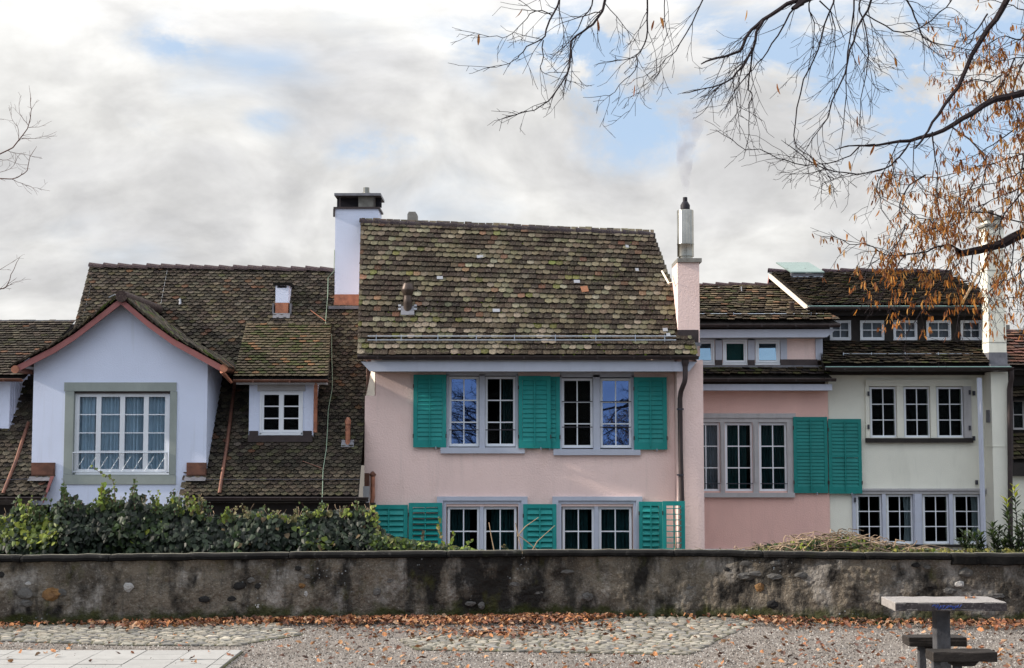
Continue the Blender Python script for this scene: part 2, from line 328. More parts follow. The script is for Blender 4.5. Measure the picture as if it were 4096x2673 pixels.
def tile_roof(parent, EL, ER, RR, RL, expo, wd, m, pal, shape, keep=None, n_ind=300, seed=1, th=.016, jit=.010, shape2=None, name='roof', label=None, rowlo=None):
    rng = random.Random(seed); EL, ER, RR, RL = map(Vector, (EL, ER, RR, RL))
    deck = MB(); nd = 14
    ups = (RL - EL); rw = (ER - EL); nrm = rw.cross(ups).normalized()
    P = lambda s, t: EL.lerp(ER, s).lerp(RL.lerp(RR, s), t)
    if keep is None: deck.add([EL - nrm * .03, ER - nrm * .03, RR - nrm * .03, RL - nrm * .03], [(0, 1, 2, 3)])
    else:
        na, nb = 60, 40
        for i in range(na):
            for j in range(nb):
                c = P((i + .5) / na, (j + .5) / nb)
                if keep(c): deck.add([P(i / na, j / nb) - nrm * .03, P((i + 1) / na, j / nb) - nrm * .03, P((i + 1) / na, (j + 1) / nb) - nrm * .03, P(i / na, (j + 1) / nb) - nrm * .03], [(0, 1, 2, 3)])
    roof = deck.build(name, M['deck'], parent, label=label)
    n = max(1, round(((RL - EL).length + (RR - ER).length) / 2 / expo)); ln = expo * 2.15
    K = 18; var = []
    for k in range(K):
        sh = shape if (not shape2 or k % 9 >= 4) else shape2
        c, src = pick(pal[sh] if isinstance(pal, dict) else pal, rng)
        var.append((tile_geo(wd, ln, th, sh, rng, .12 if sh == 'hex' else .05), c, sh))
    last = 0
    items = []
    for i in range(n):
        t = i / n; a = P(0, t); b = P(1, t); Lr = (b - a).length; cnt = max(1, int(round(Lr / wd))); off = .5 if i % 2 else 0
        for q in range(cnt + (1 if off else 0)):
            s = (q + (0 if off else .5)) / cnt; half = s < .3 / cnt or s > 1 - .3 / cnt; s = min(max(s, .25 / cnt), 1 - .25 / cnt)
            p = P(s, t)
            if keep and not keep(p): continue
            xa = (P(min(1, s + .05), t) - P(max(0, s - .05), t)).normalized(); ya = (P(s, 1) - P(s, 0)).normalized(); za = xa.cross(ya).normalized(); ya = za.cross(xa)
            rz = rng.uniform(-.035, .035); tl = rng.uniform(-.03, .03)
            Rm = Matrix((xa, ya, za)).transposed() @ Matrix.Rotation(rz, 3, 'Z') @ Matrix.Rotation(tl, 3, 'X')
            p = p + ya * rng.uniform(-jit, jit) + za * rng.uniform(0, jit * .8) + xa * rng.uniform(-jit * .4, jit * .4)
            if half: Rm = Rm @ Matrix.Diagonal((.52, 1, 1))
            k = rng.randrange(K)
            if shape2 and rng.random() < .5:
                while var[k][2] != var[last][2]: k = rng.randrange(K)
            last = k
            items.append((p.length, p, Rm, k, rng.random()))
    items.sort(key=lambda e: e[0])
    meshes = {}
    big = MB()
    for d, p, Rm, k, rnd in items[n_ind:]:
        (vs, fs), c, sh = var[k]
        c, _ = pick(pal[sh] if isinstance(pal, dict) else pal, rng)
        big.add([Rm @ Vector(v) + p for v in vs], fs, c); nb_ = NB[sh]; big.c[-nb_:] = [tuple(q * .5 for q in c)] * nb_  # butt faces coloured darker to paint the shade line under each course
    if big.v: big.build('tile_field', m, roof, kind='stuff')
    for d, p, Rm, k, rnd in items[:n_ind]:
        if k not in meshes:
            (vs, fs), c, sh = var[k]; mm = MB(); mm.add(vs, fs, c); nb_ = NB[sh]; mm.c[-nb_:] = [tuple(q * .5 for q in c)] * nb_; ob = mm.build('tile', m); meshes[k] = ob.data; bpy.data.objects.remove(ob)  # same painted shade on the butt faces of single tiles
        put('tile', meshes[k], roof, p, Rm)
    return roof

PAL_PINK = [(7, (.040, .030, .026), .25), (2.2, (.085, .078, .040), .3), (2.0, (.10, .088, .058), .3), (.9, (.085, .095, .022), .35), (.8, (.12, .060, .040), .3), (.35, (.19, .075, .045), .25), (.6, (.14, .115, .085), .25)]
PAL_PINK2_ = {'round': [(8, (.042, .031, .024), .2), (1.6, (.062, .046, .034), .25), (.4, (.105, .055, .036), .3), (.5, (.085, .068, .048), .3)],
             'hex': [(3, (.140, .122, .078), .22), (3, (.165, .142, .100), .22), (.35, (.13, .13, .045), .3), (2, (.115, .092, .062), .25), (.35, (.20, .115, .072), .25), (.4, (.24, .21, .155), .2)]}
PAL_WHITE_ = [(4, (.066, .054, .043), .3), (3, (.098, .082, .062), .3), (2.4, (.14, .118, .088), .25), (.5, (.085, .078, .042), .3), (.4, (.16, .085, .052), .3), (1.6, (.038, .031, .027), .3)]
PAL_RIGHT_ = [(4, (.050, .038, .028), .3), (2, (.090, .070, .045), .3), (1, (.075, .078, .030), .3), (1, (.14, .09, .055), .3), (2, (.026, .021, .020), .3)]

def dim(p, k): return {a: dim(b, k) for a, b in p.items()} if isinstance(p, dict) else [(a, tuple(x * k for x in b), c) for a, b, c in p]
PAL_PINK2, PAL_WHITE, PAL_RIGHT = dim(PAL_PINK2_, .74), dim(PAL_WHITE_, .57), dim(PAL_RIGHT_, .7)

def ridge_tiles(parent, a, b, m=None, step=.36, r=.10, tint=(.055, .040, .045)):
    a, b = Vector(a), Vector(b); L_ = (b - a).length; n = max(1, round(L_ / step)); d = (b - a) / n; rng = random.Random(5)
    mb = MB(); seg = 7; u = d.normalized(); side = Vector((0, 1, 0)); up = Vector((0, 0, 1)); vs = []; fs = []
    ln = d.length * 1.10
    for e, (t, rr) in enumerate(((0, r * 1.12), (ln, r * .92))):
        for j in range(seg):
            an = math.pi * (j / (seg - 1)); vs.append(u * t + side * math.cos(an) * rr + up * (math.sin(an) * rr - .02 * e))
        for j in range(seg):
            an = math.pi * (j / (seg - 1)); vs.append(u * t + side * math.cos(an) * (rr - .018) + up * (math.sin(an) * (rr - .018) - .02 * e))
    for j in range(seg - 1):
        fs.append((j, j + 2 * seg, j + 1 + 2 * seg, j + 1)); fs.append((j, j + 1, j + 1 + seg, j + seg)); fs.append((2 * seg + j, 3 * seg + j, 3 * seg + j + 1, 2 * seg + j + 1))
    mb.add(vs, fs, tint); me = mb.build('ridge_tile', m or M['tile_right']); dat = me.data; bpy.data.objects.remove(me)
    for i in range(n):
        put('ridge_tile', dat, parent, a + d * i + Vector((0, 0, rng.uniform(-.008, .008))), Matrix.Rotation(rng.uniform(-.02, .02), 3, 'Y'))

def gutter(parent, x0, x1, Y, z, r=.065, m=None, name='gutter'):
    mb = MB(); n = 8; vs = []; fs = []
    for x in (x0, x1):
        for rr in (r, r - .008):
            for j in range(n + 1):
                an = math.pi + math.pi * j / n; vs.append((x, Y + math.cos(an) * rr, z + math.sin(an) * rr))
    q = n + 1
    for j in range(n):
        fs.append((j, j + 1, 2 * q + j + 1, 2 * q + j)); fs.append((q + j, 3 * q + j, 3 * q + j + 1, q + j + 1)); fs.append((j, q + j, q + j + 1, j + 1)); fs.append((2 * q + j, 2 * q + j + 1, 3 * q + j + 1, 3 * q + j))
    fs.append((0, 2 * q, 3 * q, q)); mb.add(vs, fs)
    mb.tube([(x0, Y - r, z), (x1, Y - r, z)], .011, 6)
    x = x0 + .4
    while x < x1 - .1: mb.box(x, x + .03, Y - r - .004, Y - r + .008, z - .05, z + .012); x += .75
    return mb.build(name, m or M['gutter'], parent)

def snow_guard(parent, x0, x1, Y, z, dz, posts, off=.12, r=.011):
    o = MB().tube([(x0, Y, z), (x1, Y, z)], r, 6).build('snow_guard', M['zinc'], parent)
    MB().tube([(x0, Y + .0, z + dz), (x1, Y + .0, z + dz)], r, 6).build('rail', M['zinc'], o)
    b = MB().box(-.008, .008, -.012, .012, -.13, dz + .03); b.tube([(0, 0, dz), (0, .16, -.02)], .006, 4); b.box(-.02, .02, -.012, .06, -.14, -.125)
    ob = b.build('bracket', M['zinc']); me = ob.data; bpy.data.objects.remove(ob)
    for x in posts: put('bracket', me, o, (x, Y, z))
    return o

# ------------------------------------------------------------------ windows and shutters
def pane_mesh_cache(w_, h_, m, cache={}):
    k = (round(w_, 3), round(h_, 3), m.name)
    if k not in cache:
        ob = MB().box(-w_ / 2, w_ / 2, -.002, .002, -h_ / 2, h_ / 2).build('pane', m); cache[k] = ob.data; bpy.data.objects.remove(ob)
    return cache[k]
def casement(parent, px0, px1, py0, py1, Y, cols=2, rows=3, g='glass', fw=.055, bw=.024, m=None, tilt=0.0, name='window', dep=.05, lip=True, open_ang=0):
    """one sash: frame, bars and panes; pixel rectangle is the outer edge of the sash at depth Y"""
    m = m or M['paint_white']; x0 = X(px0, Y, (py0 + py1) / 2); x1 = X(px1, Y, (py0 + py1) / 2); z1 = Z(py0, Y); z0 = Z(py1, Y)
    f = MB(); yb = Y + dep
    f.box(x0, x0 + fw, Y, yb, z0, z1); f.box(x1 - fw, x1, Y, yb, z0, z1); f.box(x0 + fw, x1 - fw, Y, yb, z1 - fw, z1); f.box(x0 + fw, x1 - fw, Y, yb, z0, z0 + fw * 1.25)
    f.box(x0 + fw * .45, x1 - fw * .45, Y - .012, Y - .001, z0 + .008, z0 + fw * .6)      # weather bar
    w_ = f.build(name, m, parent)
    gx0, gx1, gz0, gz1 = x0 + fw, x1 - fw, z0 + fw * 1.25, z1 - fw
    cw = (gx1 - gx0 - bw * (cols - 1)) / cols; ch = (gz1 - gz0 - bw * (rows - 1)) / rows
    for i in range(1, cols):
        xb = gx0 + i * cw + (i - 1) * bw
        MB().box(xb, xb + bw, Y + .008, yb - .008, gz0, gz1).build('glazing_bar', m, w_)
    for j in range(1, rows):
        zb = gz0 + j * ch + (j - 1) * bw
        for i in range(cols):
            xa = gx0 + i * (cw + bw)
            MB().box(xa, xa + cw, Y + .010, yb - .010, zb, zb + bw).build('glazing_bar', m, w_)
    me = pane_mesh_cache(cw, ch, M[g])
    for i in range(cols):
        for j in range(rows):
            c = (gx0 + cw / 2 + i * (cw + bw), Y + .028, gz0 + ch / 2 + j * (ch + bw))
            put('pane', me, w_, c, Matrix.Rotation(tilt + R.uniform(-.006, .006), 3, 'X') @ Matrix.Rotation(R.uniform(-.008, .008), 3, 'Z'))
    return w_
def curtain(parent, px0, px1, py0, py1, Y, m, folds=9, amp=.03, name='curtain', seed=0, gather=0.0):
    rg = random.Random(seed); x0 = X(px0, Y, (py0 + py1) / 2); x1 = X(px1, Y, (py0 + py1) / 2); z1 = Z(py0, Y); z0 = Z(py1, Y); n = folds * 8
    ph = [rg.uniform(.6, 1.4) for _ in range(n + 1)]; vs = []; fs = []; a = 0; nz = 6
    ys = []
    for i in range(n + 1): a += 2 * math.pi / 8 * ph[i]; ys.append(math.sin(a) * amp * ph[i] + rg.uniform(-.004, .004))
    for j in range(nz + 1):
        t = j / nz
        for i in range(n + 1):
            s = i / n; xx = x0 + (x1 - x0) * s; xx += gather * math.sin(math.pi * t) * (x0 + x1 - 2 * xx) * .5
            vs.append((xx, Y + ys[i] * (1.15 - .3 * t), z0 + (z1 - z0) * t))
    for j in range(nz):
        for i in range(n): b = j * (n + 1) + i; fs.append((b, b + 1, b + n + 2, b + n + 1))
    mb = MB(); mb.add(vs, fs); return mb.build(name, m, parent, smooth=True)
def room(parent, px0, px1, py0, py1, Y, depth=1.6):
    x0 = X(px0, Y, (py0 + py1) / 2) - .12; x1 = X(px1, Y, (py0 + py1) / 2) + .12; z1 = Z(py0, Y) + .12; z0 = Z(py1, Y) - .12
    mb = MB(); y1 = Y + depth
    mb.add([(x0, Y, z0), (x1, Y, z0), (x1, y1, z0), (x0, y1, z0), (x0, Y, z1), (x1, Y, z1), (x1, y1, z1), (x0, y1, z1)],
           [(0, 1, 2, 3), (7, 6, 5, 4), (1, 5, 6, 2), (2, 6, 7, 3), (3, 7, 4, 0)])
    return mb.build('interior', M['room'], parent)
def shutter(parent, px0, px1, py0, py1, Y, m=None, pitch=.0945, slats_open=0.35, thick=.035, split=True, label=None, hook=True, fr=.085, fb=.10, halves=False):
    m = m or M['teal']; x0 = X(px0, Y, (py0 + py1) / 2); x1 = X(px1, Y, (py0 + py1) / 2); z1 = Z(py0, Y); z0 = Z(py1, Y)
    f = MB(); f.box(x0, x0 + fr, Y, Y + thick, z0, z1); f.box(x1 - fr, x1, Y, Y + thick, z0, z1); f.box(x0 + fr, x1 - fr, Y, Y + thick, z1 - fb * .9, z1); f.box(x0 + fr, x1 - fr, Y, Y + thick, z0, z0 + fb * 1.5)
    if halves: zc = (z0 + z1) / 2; f.box(x0 + fr, x1 - fr, Y, Y + thick, zc - .03, zc + .03)
    s = f.build('shutter', m, parent, label=label)
    xm = (x0 + x1) / 2
    MB().box(xm - .014, xm + .014, Y - .022, Y - .004, z0 + fb * .5, z1 - fb * .5).build('tilt_rod', m, s)
    a, b = z0 + fb * 1.5, z1 - fb * .9; n = max(2, round((b - a) / pitch)); st = (b - a) / n; wx = x1 - x0 - 2 * fr - .006
    ob = MB().obox((0, 0, 0), (1, 0, 0), (0, math.cos(slats_open + .95), math.sin(slats_open + .95)), (0, -math.sin(slats_open + .95), math.cos(slats_open + .95)), wx / 2, st * .60, .006).build('slat', m)
    me = ob.data; bpy.data.objects.remove(ob)
    for i in range(n):
        zc = a + st * (i + .5)
        if halves and abs(zc - (z0 + z1) / 2) < .03: continue
        put('slat', me, s, (xm, Y + thick * .5, zc))
    if hook: MB().box(xm + .12, xm + .14, Y - .02, Y + .05, z0 - .035, z0 + .02).build('shutter_catch', M['zinc'], s)
    MB().box(x0 - .01, x0 + .012, Y - .006, Y + .02, z0 + .2, z0 + .28).box(x1 - .012, x1 + .01, Y - .006, Y + .02, z0 + .2, z0 + .28).box(x0 - .01, x0 + .012, Y - .006, Y + .02, z1 - .28, z1 - .2).build('hinge', M['gutter'], s)
    return s
def frame_px(parent, rects, Y0, Y1, m, name='window_surround', **k):
    mb = MB()
    for a, b, c, d in rects: mb.box(X(a, Y0, (c + d) / 2), X(b, Y0, (c + d) / 2), Y0, Y1, Z(c, Y0), Z(d, Y0))
    return mb.build(name, m, parent, **k)
def hole(px0, px1, py0, py1, Y): return (X(px0, Y, (py0 + py1) / 2), X(px1, Y, (py0 + py1) / 2), Z(py1, Y), Z(py0, Y))
# ================================================================== GROUND AND GARDEN LEVELS
LOW = -3.4
WALLY = [(-30, 13.1), (-4.72, 13.17), (-2.2, 13.55), (0.2, 13.8), (1.9, 13.82), (2.6, 13.62), (3.1, 13.5), (5.2, 13.35), (30, 13.2)]
def wall_y(x):
    for (a, b), (c, d) in zip(WALLY, WALLY[1:]):
        if a <= x <= c: return b + (d - b) * (x - a) / (c - a)
    return WALLY[0][1] if x < 0 else WALLY[-1][1]
M['gravel'] = mat('grey_gravel', (.20, .175, .155), .95, .24, 1.6, .018, 75, .15, var2=[((.08, .075, .075), .52, .66, 130, .6), ((.36, .34, .34), .56, .66, 95, .45), ((.15, .115, .09), .48, .72, 1.3, .45)])
M['soil'] = mat('garden_soil', (.05, .04, .03), .95, .3, 2)
g = MB(); xs = [-400, -30] + [x * .5 for x in range(-24, 25)] + [30, 400]
vs = []
for x in xs: vs += [(x, -60, 0), (x, wall_y(x) + .05, 0)]
fs = [(2 * i, 2 * i + 2, 2 * i + 3, 2 * i + 1) for i in range(len(xs) - 1)]
g.add(vs, fs); gr = g.build('ground', M['gravel']); gr['kind'] = 'structure'; gr['label'] = 'grey gravel ground of the square in front of the low wall'
g = MB(); g.add([(-400, 14.2, LOW), (400, 14.2, LOW), (400, 900, LOW), (-400, 900, LOW)], [(0, 1, 2, 3)])
o = g.build('garden_ground', M['soil']); o['kind'] = 'structure'; o['label'] = 'dark soil of the sunken gardens between wall and houses'

# ================================================================== PINK HOUSE (centre)
Y = 30.0; HP = thing('pink_house', (0, 30, LOW), 'pale pink house with teal shutters and steep mossy tiled roof in the centre', 'house')
EZ = Z(1425, 29.3)
# windows: (outer px rectangles)
up = [(1796, 1915), (1941, 2062), (2247, 2371), (2401, 2525)]
h_up = [hole(1790, 1918, 1502, 1790, Y), hole(1938, 2066, 1502, 1790, Y), hole(2244, 2374, 1508, 1797, Y), hole(2398, 2530, 1508, 1797, Y)]
h_lo = [hole(1785, 2072, 2026, 2330, Y), hole(2246, 2532, 2026, 2330, Y)]
xl, xr = X(1500, Y, 1900), X(2700, Y, 1900)
wall('wall', M['pink'], HP, xl, xr, LOW, Z(1470, Y), Y, .30, h_up + h_lo)
# left end of the front with its slanting chamfer
x0 = X(1458, Y, 1800)
MB().box(x0, xl, Y, Y + .3, LOW, Z(1583, Y)).build('wall', M['pink'], HP)
mb = MB(); zt, zb = Z(1484, Y), Z(1583, Y); xa, xb = X(1480, Y), X(1500, Y)
mb.add([(xb, Y, zb), (xb, Y, zt), (xa, Y + .22, zt), (x0, Y + .22, zb), (x0, Y, zb)], [(0, 1, 2, 3), (0, 3, 4)]); mb.build('wall_chamfer', M['pink_edge'], HP)  # creamier than the wall, sunlight on the corner put into its colour
MB().box(x0, x0 + .25, Y + .301, Y + 3.6, LOW, Z(1600, Y)).build('wall', M['pink'], HP, label='pale pink left side wall')
mb = MB(); zs = EZ - .1
mb.add([(x0, Y + .22, Z(1600, Y)), (x0, Y + 3.9, Z(1600, Y)), (x0, Y + 3.9, EZ + 1.0), (x0, 31.7, EZ + 2.6), (x0, Y + .22, EZ + .55)], [(0, 1, 2, 3, 4)]); mb.build('gable_wall', M['pink'], HP)
MB().box(xr - .25, xr, Y + .301, Y + 3.6, LOW, EZ + .2).build('wall', M['pink'], HP, label='pink right side wall')
box_px(1484, 2700, 1484, 1440, 29.36, 30.0, 'soffit', M['paint_grey2'], HP)
# fascia with slanting ends
yf = 29.34; zf1, zf0 = Z(1447, yf), Z(1486, yf)
MB().prism([(X(1480, yf), zf0), (X(2757, yf), zf0), (X(2788, yf), zf1), (X(1443, yf), zf1)], yf, yf + .02).build('fascia', M['paint_grey'], HP)
gutter(HP, X(1430, 29.24), X(2795, 29.24), 29.24, Z(1426, 29.24), .062)
# roof
ELp, ERp = Vector((X(1428, 29.22), 29.22, EZ - .02)), Vector((X(2792, 29.22), 29.22, EZ - .02))
RLp, RRp = Vector((-611 * 31.8 / F, 31.8, Z(893, 31.8))), Vector((X(2607, 31.52, 935), 31.52, Z(943, 31.52)))
chx0, chx1 = X(2710, 29.55, 1200), X(2797, 29.55, 1200)
def keep_pink(p): return not (chx0 - .02 < p.x and 29.55 < p.y < 30.65) and not (abs(p.x - X(1631, 31)) < .1 and 0)
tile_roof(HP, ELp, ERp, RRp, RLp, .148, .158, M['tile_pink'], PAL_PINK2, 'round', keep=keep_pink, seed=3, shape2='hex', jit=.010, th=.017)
ridge_tiles(HP, RLp + Vector((-.02, .02, 0)), RRp + Vector((.04, .02, .0)), step=.345, r=.105, tint=(.035, .028, .034))
mb = MB(); mb.add([ERp + Vector((0, .1, -.1)), RRp + Vector((0, .1, -.1)), RRp + Vector((0, .8, -.9)), (ERp.x, 34, EZ)], [(0, 1, 2, 3)]); mb.build('verge_board', M['paint_grey2'], HP)
mb = MB(); mb.add([RLp, RRp, RRp + Vector((.2, 3, -3)), RLp + Vector((-.2, 3, -3))], [(0, 1, 2, 3)]); mb.build('roof_back', M['deck'], HP)
# metal clips and replaced tiles
def roof_pt(px, py, EL, ER, RL, RR):
    """point on the roof plane seen at a photograph pixel"""
    n = (ER - EL).cross(RL - EL); d = W(px, py, 10) - Vector((0, 0, EYE)); c = Vector((0, 0, EYE)); t = (EL - c).dot(n) / d.dot(n); return c + d * t
nP = (ERp - ELp).cross(RLp - ELp).normalized(); upP = (RLp - ELp).normalized(); M['clip'] = mat('pale_metal_patch', (.24, .25, .28), .6, .1, 9)
for px, py, ww in ((1920, 1038, .14), (2307, 1137, .13), (2508, 996, .07), (2547, 1090, .07), (1985, 1253, .15), (1760, 1122, .13), (2660, 1330, .1), (2672, 1350, .08)):
    c = roof_pt(px, py, ELp, ERp, RLp, RRp) + nP * .082
    MB().obox(c, (1, 0, 0), upP, nP, ww / 2, .045, .004).build('repair_patch', M['clip'], HP)
# moss cushions caught on the lower courses, one slipped red tile
M['cushion'] = mat('bright_roof_moss', (.11, .15, .02), .95, .4, 40, .01, 60, .1)
mo = MB(); rs = random.Random(14)
for i in range(330):
    t = abs(rs.gauss(0, .22)) if rs.random() < .7 else rs.random(); s = rs.random(); t = min(t, .97); cc = mnoise.noise(Vector((s * 7, t * 5, 1)))
    if cc < -.02: continue
    p = ELp.lerp(ERp, s).lerp(RLp.lerp(RRp, s), t); 
    if not keep_pink(p) or p.x > chx0 - .1: continue
    a, b = rs.uniform(.015, .06), rs.uniform(.010, .025); p = p + nP * .055; n_ = 7; vs = [p + nP * .022 * rs.uniform(.6, 1.2)]
    for j in range(n_): an = 6.283 * j / n_; k = rs.uniform(.7, 1.2); vs.append(p + Vector((math.cos(an) * a * k, 0, 0)) + upP * math.sin(an) * b * k - nP * .012)
    mo.add(vs, [(0, 1 + j, 1 + (j + 1) % n_) for j in range(n_)])
mo.build('roof_moss', M['cushion'], HP, kind='stuff')
c = roof_pt(2338, 1168, ELp, ERp, RLp, RRp) + nP * .085; MB().obox(c, Vector((1, 0, 0)) + upP * .15, upP - Vector((.15, 0, 0)), nP, .075, .085, .008).build('slipped_tile', mat('fresh_red_tile', (.24, .10, .05), .9, .2, 20), HP, label='slipped orange-red roof tile')
snow_guard(HP, X(1470, 29.45), X(2705, 29.45), 29.42, Z(1361, 29.42), .082, [X(p, 29.42) for p in (1504, 1604, 1751, 1905, 2058, 2222, 2384, 2542, 2660)])
# roof vent pipe
c = roof_pt(1631, 1250, ELp, ERp, RLp, RRp); yv = c.y; s_ = yv / F
v = MB(); z0 = Z(1268, yv); v.lathe([(.094, z0 - .1), (.094, Z(1215, yv)), (.10, Z(1212, yv)), (.085, Z(1195, yv)), (.085, Z(1183, yv))], c.x, c.y, 20)
v = v.build('vent_pipe', M['bronze'], HP, smooth=True)
MB().lathe([(.088, Z(1183, yv)), (.10, Z(1180, yv)), (.138, Z(1162, yv)), (.142, Z(1157, yv)), (.10, Z(1138, yv)), (.095, Z(1135, yv))], c.x, c.y, 20).build('vent_cap', M['bronze'], v, smooth=True)
MB().obox(c + nP * .075 - upP * .02, (1, 0, 0), upP, nP, .14, .13, .008).build('flashing', M['lead'], v)
for sx in (-1, 1):
    for q in (0, 1): MB().obox(c + nP * .085 + Vector((sx * .165, 0, 0)) + upP * (.02 + .1 * q), (1, 0, 0), upP, nP, .03, .028, .004).build('flashing_tab', M['clip'], v)
# small chimney head behind the ridge
yc = 33.2
MB().prism([(X(1626, yc), Z(900, yc)), (X(1665, yc), Z(900, yc)), (X(1665, yc), Z(857, yc)), (X(1658, yc), Z(847, yc)), (X(1632, yc), Z(847, yc)), (X(1626, yc), Z(857, yc))], yc, yc + .35).build('ridge_vent_block', M['concrete'], HP)
# tall chimney and its shaft down the front
CY = 29.55; ch = MB(); zt = Z(1050, CY)
x0c, x1c = X(2695, CY, 1200), X(2798, CY, 1200); x0c = X(2711, CY, 1200)
ch.box(x0c, x1c, CY, CY + .98, Z(1375, CY), zt); ch = ch.build('chimney', M['pink'], HP)
MB().box(X(2674, CY, 1040) + .18, X(2806, CY, 1040), CY - .05, CY + 1.03, zt + .001, Z(1034, CY)).build('chimney_cap', M['concrete'], ch)
f_ = MB(); f_.box(x0c - .012, x1c - .03, CY - .02, CY - .002, Z(1371, CY), Z(1320, CY)); f_.box(x0c + .03, x1c - .07, CY - .03, CY - .021, Z(1362, CY), Z(1328, CY)); f_.build('flashing', M['gutter'], ch)
MB().box(x0c - .10, x1c + .01, CY - .11, CY - .021, Z(1385, CY), Z(1372, CY)).build('lead_apron', M['lead'], ch)
MB().box(x0c - .02, x0c - .002, CY, CY + .9, Z(1375, CY), Z(1345, CY)).build('flashing', M['lead'], ch)
mb = MB(); mb.tube([W(2648, 1085, 30.4), W(2676, 1136, 29.9)], .022, 6); mb.tube([W(2676, 1132, 29.9), W(2700, 1128, 29.53)], .008, 5); mb.build('lightning_rod_bracket', M['pink_edge'], ch)
fx = X(2743, 30.0, 950); fy = 30.05; r_ = 33.5 * fy / F
fl = MB().lathe([(r_ * .8, zt), (r_ * .85, Z(1029, fy)), (r_, Z(1027, fy)), (r_, Z(982, fy)), (r_ * 1.02, Z(980, fy)), (r_ * 1.02, Z(976, fy)), (r_, Z(974, fy)), (r_, Z(845, fy)), (r_ * .97, Z(842, fy)), (.06, Z(842, fy) + .01)], fx, fy, 28).build('flue', M['steel'], ch, smooth=True)
MB().lathe([(.075, Z(843, fy)), (.10, Z(838, fy)), (.102, Z(822, fy)), (.06, Z(808, fy)), (.05, Z(806, fy)), (.048, Z(790, fy)), (.035, Z(790, fy) + .004), (.0, Z(790, fy) - .01)], fx, fy, 20).build('cowl', M['black'], fl, smooth=True)
MB().box(X(2711, CY, 1900), X(2816, CY, 1900), CY, 30.2, LOW, Z(1440, CY)).build('chimney_breast', M['pink'], HP)
# downpipe
yd = 29.32; pts = [(2741, 1440, yd), (2741, 1512, yd), (2738, 1530, yd), (2724, 1566, yd + .12), (2720, 1595, yd + .15), (2722, 1800, yd + .15), (2728, 2020, yd + .15), (2731, 2300, yd + .15)]
dp = MB().tube([W(*p) for p in pts], .052, 12).build('downpipe', M['gutter'], HP, smooth=True)
MB().lathe([(.055, Z(1466, yd)), (.075, Z(1452, yd)), (.075, Z(1436, yd))], X(2741, yd), yd, 12).build('hopper', M['gutter'], dp, smooth=True)
for py in (1637, 1900): q = W(2721, py, yd + .15); MB().box(q.x - .068, q.x + .068, q.y - .058, q.y + .05, q.z - .015, q.z + .015).build('pipe_clip', M['iron'], dp)
# upper windows
PG, PG2 = M['paint_grey'], M['paint_grey2']
def win_group(parent, rects, Y, mats): pass
ys_ = Y - .03
frame_px(HP, [(1785, 1795, 1498, 1790), (1917, 1940, 1498, 1790), (2063, 2072, 1498, 1790), (1785, 2072, 1488, 1503)], ys_, Y + .22, PG)
frame_px(HP, [(2240, 2247, 1500, 1797), (2373, 2400, 1500, 1797), (2527, 2536, 1500, 1797), (2240, 2536, 1488, 1509)], ys_, Y + .22, PG)
frame_px(HP, [(1762, 2099, 1790, 1814)], Y - .085, Y + .1, PG, 'window_sill'); frame_px(HP, [(2214, 2562, 1797, 1821)], Y - .085, Y + .1, PG, 'window_sill')
gl = ['glass_sky', 'glass', 'glass', 'glass_sky']
for i, (a, b) in enumerate(up):
    t_, bt = (1507, 1787) if i < 2 else (1514, 1793)
    casement(HP, a, b, t_, bt, Y + .06, 2, 3, gl[i], fw=.05, tilt=(-.045 if i == 0 else -.055) if i in (0, 3) else 0)
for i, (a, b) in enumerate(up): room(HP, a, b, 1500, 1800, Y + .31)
curtain(HP, 2010, 2055, 1515, 1790, Y + .24, M['curtain_t'], 5, seed=3)
bars = MB()
for (a, b), ys2 in zip(up, ((1720,), (1720,), (1607, 1709), (1607, 1709))):
    for py in ys2: MB().tube([(X(a + 1, Y - .05, py), Y - .04, Z(py, Y)), (X(b - 1, Y - .05, py), Y - .04, Z(py, Y))], .011, 6).build('window_bar', M['iron'], HP)
# upper shutters
shutter(HP, 1653, 1785, 1499, 1790, Y - .09)
shutter(HP, 2108, 2240, 1507, 1795, Y - .055, label='teal shutter half hidden behind its neighbour')
shutter(HP, 2074, 2203, 1504, 1793, Y - .13)
shutter(HP, 2536, 2668, 1509, 1799, Y - .09)
# lower windows
for a, b, c0, c1, c2, c3 in ((1748, 2110, 1790, 1918, 1935, 2066), (2210, 2570, 2250, 2377, 2396, 2527)):
    frame_px(HP, [(a, b, 1987, 2003), (a, a + 24, 2003, 2330), (b - 24, b, 2003, 2330)], Y - .07, Y + .1, PG)
    frame_px(HP, [(a + 24, b - 24, 2003, 2016), (a + 24, a + 36, 2016, 2330), (b - 36, b - 24, 2016, 2330)], Y - .03, Y + .12, PG, 'window_moulding')
    frame_px(HP, [(a + 36, b - 36, 2016, 2027), (c1 + 1, c2 - 1, 2027, 2330)], Y + .01, Y + .16, PG, 'window_mullion')
    for u, v_ in ((c0, c1), (c2, c3)): casement(HP, u, v_, 2028, 2318, Y + .07, 2, 3, 'glass', fw=.05)
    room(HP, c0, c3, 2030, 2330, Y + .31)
for a, b, sd_ in ((1800, 1880, 1), (1965, 2062, 2), (2258, 2352, 4), (2405, 2522, 5)): curtain(HP, a, b, 2030, 2325, Y + .26, M['curtain_t'], 6, seed=sd_)
